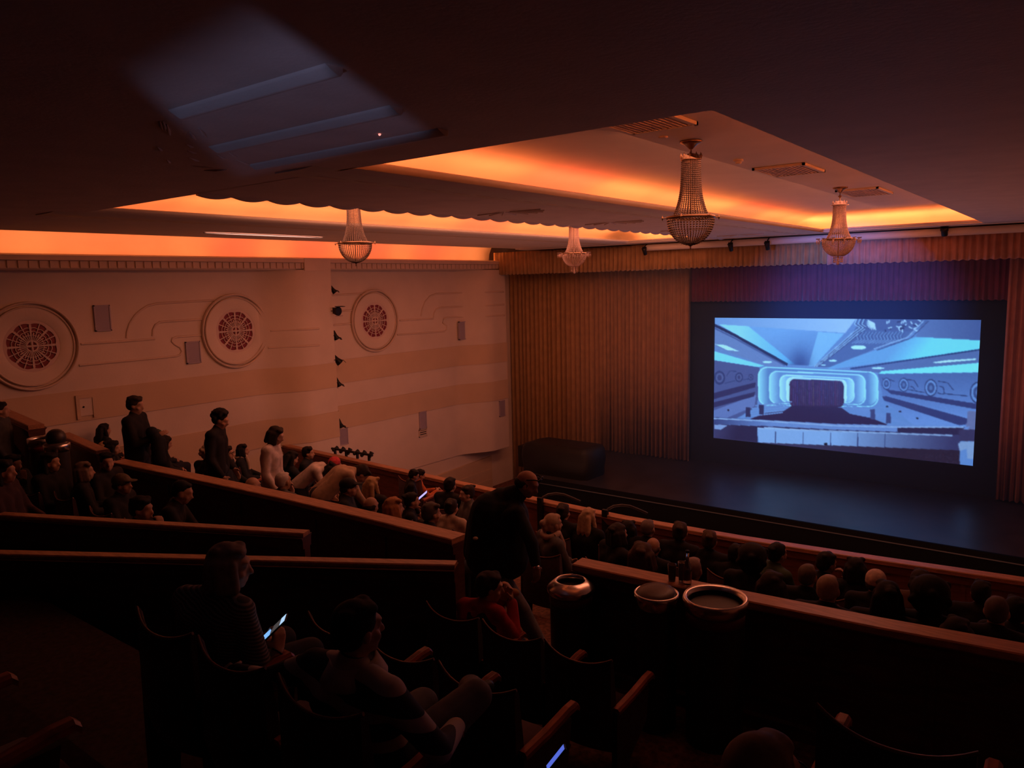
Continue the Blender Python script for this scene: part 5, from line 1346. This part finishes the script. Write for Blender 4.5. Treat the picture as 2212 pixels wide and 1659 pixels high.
# woman with the phone
O = V((-3.36, 1.95, -2.43))
Jw = dict(hip=O + V((0, 0, .51)), chest=O + V((.0, -.02, .82)), neck=O + V((.03, .02, .965)), head=O + V((.055, .055, 1.085)), shl=O + V((-.175, -.05, .90)), shr=O + V((.18, .02, .90)),
          ell=O + V((-.20, .14, .66)), elr=dep(566, 1462, 3.72), wrl=O + V((-.06, .24, .60)), wrr=dep(600, 1408, 3.78), knl=O + V((-.12, .45, .50)), knr=O + V((.12, .45, .50)), anl=O + V((-.12, .42, .09)), anr=O + V((.12, .42, .09)))
phc = dep(592, 1357, 3.80)
tw, Jl = custom('woman with a grey-blond bob in a striped short-sleeved top, lit by the phone she holds', O, Jw, Rot(-.62, .12), ('bob', (.22, .16, .13)), (.50, .30, .22), (.05, .045, .045), (.03, .03, .04), .0085,
           dict(l=(V((.3, .9, -.2)), V((0, -.2, -1)), .6), r=(phc - Jw['wrr'] + V((.0, .03, -.01)), V((-.8, .3, .2)), 1.1)), sleeve_cut=.9, top_name='striped_top', top_mat=stripes('fine_stripe', (.05, .042, .042), (.22, .18, .17), (.30, .1, .95), 62, .45))
mb = MB(); q = Jl['wrr']; dd = (q - Jl['elr']).normalized()
mb.tube([q + (dd.cross(V((0, 0, 1))).normalized() * math.cos(a) + dd.cross(dd.cross(V((0, 0, 1)))).normalized() * math.sin(a)) * .034 for a in [2 * math.pi * k / 16 for k in range(17)]], .005, 6, cap=False); mb.build('bracelet', M['black'], tw)
# her phone
Lx = (RT * .72 + UP * .69).normalized(); Wx = (RT * -.30 + FW * .95); Wx = (Wx - Lx * Wx.dot(Lx)).normalized(); N_ = Lx.cross(Wx)
if N_.dot(FW) > 0: N_ = -N_; Wx = -Wx
PM = Matrix(((Lx.x, Wx.x, N_.x, 0), (Lx.y, Wx.y, N_.y, 0), (Lx.z, Wx.z, N_.z, 0), (0, 0, 0, 1)))
t = thing('mobile_phone', 'lit phone with a blue and white page, held up by the woman', 'phone', phc)
mb = MB(); mb.box(-.082, .082, -.042, .042, -.008, .0, mtx=PM); mb.build('case', M['black'], t)
mb = MB()
for u0, u1, k in ((-.078, -.020, 0), (-.020, .045, 1), (.045, .078, 2)): mb.box(u0, u1, -.038, .038, .0002, .0012, k, PM)
mb.build('display', [mat('blue_page', (.1, .1, .1), emit=(.22, .50, 1), estr=1.0), mat('dark_photo', (.1, .1, .1), emit=(.10, .09, .09), estr=.6), mat('pale_page', (.1, .1, .1), emit=(.45, .68, .95), estr=1.0)], t)
# man in the striped shirt
O = V((-2.24, 1.95, -2.43))
Jm = dict(hip=O + V((.02, -.02, .51)), chest=O + V((.0, -.10, .82)), neck=O + V((.0, -.10, .97)), head=O + V((.015, -.07, 1.10)), shl=O + V((-.20, -.12, .905)), shr=O + V((.20, -.10, .90)),
          ell=dep(575, 1470, 3.28), elr=O + V((.34, .02, .66)), wrl=dep(500, 1452, 3.42), wrr=O + V((.22, .26, .60)), knl=O + V((-.14, .42, .50)), knr=O + V((.17, .44, .63)), anl=O + V((-.14, .40, .09)), anr=O + V((-.05, .66, .50)))
tm, Jl = custom('black-haired man in a striped rugby shirt with a white collar, arm along the next seat', O, Jm, Rot(-.25, .0), ('short', BLK), (.40, .24, .17), (.04, .04, .05), (.30, .26, .24), .0085,
           dict(l=(V((-.9, .2, -.2)), V((0, .4, -.8)), .5), r=(V((-.5, .7, -.4)), V((0, -.2, -1)), .6)), top_name='rugby_shirt', top_mat=stripes('rugby_stripe', (.012, .012, .016), (.42, .36, .33), (.16, .1, .98), 7.5, .38), leg_mat=flat((.13, .125, .12)))
mb = MB(); c = Jl['neck'] + V((0, .0, -.03))
mb.loft([[c + V((r * math.cos(a), r * .95 * math.sin(a) + .01, z + .012 * math.sin(a))) for a in [2 * math.pi * k / 20 for k in range(20)]] for r, z in ((.082, .045), (.096, .05), (.138, -.022), (.128, -.032))], True, False, 0, True, loop=True)
mb.build('collar', flat((.50, .43, .40)), tm)
# child in red
O = V((-3.47, 4.08, FA))
sc_ = .84
def cj(*a): return O + V(a) * sc_
Jc = dict(hip=cj(0, 0.0, .56), chest=cj(.0, .02, .86), neck=cj(.02, .05, 1.03), head=cj(.05, .09, 1.17), shl=cj(-.16, 0, .97), shr=cj(.17, .03, .97), ell=cj(-.12, .22, .78), elr=cj(.26, .16, .72), wrl=cj(.04, .28, .98), wrr=cj(.13, .30, 1.00),
          knl=cj(-.11, .40, .52), knr=cj(.11, .40, .52), anl=cj(-.11, .42, .16), anr=cj(.11, .42, .16))
tc_, Jl = custom('child in red sleeves and a dark vest eating from both hands, seated by the aisle', O, Jc, Rot(-.75, .15), ('short', DK), (.46, .27, .19), (.30, .015, .02), (.03, .03, .04), .0085,
           dict(l=(V((.3, .2, .9)), V((.6, -.5, 0)), .8), r=(V((-.2, .1, .9)), V((-.7, -.5, 0)), .8)), top_name='red_sweater', top_mat=flat((.34, .018, .022)))
vest = []
ch, hp, nk = Jl['chest'], Jl['hip'], Jl['neck']
for o in (-.07, .07): vest += [('c', hp + V((o, 0, 0)), .125, ch + V((o, 0, 0)), .128)]
vest += [('c', ch, .125, nk + V((0, 0, -.06)), .09)]
attach('vest', remesh(vest, .012, 3, 'vest'), flat((.02, .016, .016)), tc_)
p = (Jc['wrl'] + Jc['wrr']) / 2 + V((.03, .05, .05))
mb = MB(); mb.ball((0, 0, 0), (.045, .035, .03), 14, 8); sn = mb.build('bread_roll', flat((.40, .22, .10), .8, 'bread'), origin=(0, 0, 0)); sn.location = p; tag(sn, 'bread roll held to the mouth by the child in red', 'food')
# the man striding along the aisle
O = V((-3.62, 4.72, FA))
hip = dep(1072, 1235, 6.45); 
Jk = dict(hip=hip, chest=dep(1078, 1128, 6.42), neck=dep(1112, 1074, 6.38), head=dep(1138, 1045, 6.34), shl=dep(1075, 1098, 6.58), shr=dep(1118, 1110, 6.22),
          ell=dep(1030, 1150, 6.75), elr=dep(1148, 1172, 6.10), wrl=dep(1045, 1205, 6.70), wrr=dep(1158, 1222, 6.06), knl=dep(1072, 1330, 6.50), knr=dep(1128, 1320, 6.38), anl=dep(1030, 1405, 6.45), anr=dep(1182, 1402, 6.34), toe=tuple((RT * .8 + FW * .2).to_3d()), hx=(.5, -.8, 0))
fz = FA
for k in ('anl', 'anr'): Jk[k] = V((Jk[k].x, Jk[k].y, fz + .09 if k == 'anr' else fz + .14))
kn = -math.pi / 2 + YAW
tk, Jl = custom('bald man in a dark padded jacket and jeans striding along the aisle, head bowed', O, Jk, Rot(-1.15, .45), ('tonsure', (.03, .02, .018)), (.40, .23, .17), BLK, (.14, .13, .15), .0095,
           dict(l=(V((.1, .2, -1)), V((1, 0, 0)), .7), r=(V((.05, .0, -1)), V((-1, .3, 0)), .6)), top_name='padded_jacket', top_mat=mat('padded_black', (.010, .010, .011), .8, bump=.4, bscale=14), leg_mat=mat('faded_denim', (.15, .135, .15), .9, noise=.3, nscale=12))
# bulk of the padded jacket: back and hem
ch, hp, nk = Jl['chest'], Jl['hip'], Jl['neck']
L_ = lambda x, y, D: dep(x, y, D) - O
pk = [('c', L_(1062, 1110, 6.45), .19, L_(1055, 1200, 6.5), .20), ('c', L_(1100, 1115, 6.4), .17, L_(1095, 1205, 6.42), .19), ('c', L_(1085, 1085, 6.45), .13, L_(1062, 1130, 6.5), .17), ('c', L_(1040, 1130, 6.55), .13, L_(1032, 1190, 6.58), .13), ('c', L_(1102, 1072, 6.4), .09, L_(1118, 1066, 6.38), .085)]
attach('coat_back', remesh(pk, .014, 4, 'coat_back'), bpy.data.materials['padded_black'], tk)
hd, R = Jl['head'], Rot(-1.15, .45)
mb = MB()
for s in (-1, 1):
    mb.tube([hd + R @ V((s * .085, -.01, .055)), hd + R @ V((s * .082, .05, .085)), hd + R @ V((s * .055, .088, .088))], .006, 6)
    mb.ball((0, 0, 0), (.030, .010, .022), 12, 8, mtx=Matrix.Translation(hd + R @ V((s * .036, .090, .088))) @ R.to_4x4())
mb.tube([hd + R @ V((-.01, .098, .09)), hd + R @ V((.01, .098, .09))], .004, 5)
mb.build('sunglasses', M['black'], tk)
mb = MB(); q = Jl['wrr']; mb.lathe([(.034, -.012), (.036, 0), (.034, .012)], c=tuple(q), n=16, cap=False); mb.ball(tuple(q + V((.03, -.02, 0))), (.018, .018, .016)); mb.build('wrist_watch', M['steel'], tk)
p = dep(1027, 1163, 6.22)
mb = MB(); mb.ball(tuple(p - O), (.022, .022, .014)); mb.build('badge', flat((.6, .5, .35), .5, 'badge'), tk)
# head at the bottom edge, lower right
sit(1660, 1580, 'B', 'grey-haired person with glasses whose head shows at the bottom edge, right of centre', ('crop', (.16, .11, .09)), BLK, extra=glasses, with_seat=False) if False else None
q = aty(1660, 1581, 1.72); person('grey-haired person with glasses whose head shows at the bottom edge, right of centre', (q.x, 1.72, -2.43), -.3, 'sit', False, ('crop', (.20, .14, .11)), SK, BLK, BLK, (q.z + 2.43) / 1.25, None, 3, 'jacket', glasses)
# phone in the foreground at the bottom edge
p = dep(1200, 1636, 2.9)
t = thing('mobile_phone', 'lit phone seen edge-on at the bottom edge below the empty seats', 'phone', p)
Lx2 = (RT * .62 + UP * .78).normalized(); Wx2 = (RT * -.08 + FW * .99); Wx2 = (Wx2 - Lx2 * Wx2.dot(Lx2)).normalized(); N2 = Lx2.cross(Wx2)
if N2.dot(FW) > 0: N2 = -N2; Wx2 = -Wx2
P2m = Matrix(((Lx2.x, Wx2.x, N2.x, 0), (Lx2.y, Wx2.y, N2.y, 0), (Lx2.z, Wx2.z, N2.z, 0), (0, 0, 0, 1)))
mb = MB(); mb.box(-.055, .055, -.02, .02, -.008, .0, mtx=P2m); mb.build('case', M['black'], t)
mb = MB(); mb.box(-.052, .052, -.017, .017, .0002, .0012, 0, P2m); mb.build('display', mat('violet_page', (.1, .1, .1), emit=(.10, .16, .75), estr=.9), t)

# ------------------------------------------------------------------ projector light
p0 = atz(620, 190, ZU)
# ------------------------------------------------------------------ lift everything so the stalls floor is at zero
for o in bpy.data.objects:
    if o.parent is None: o.location.z += Z0
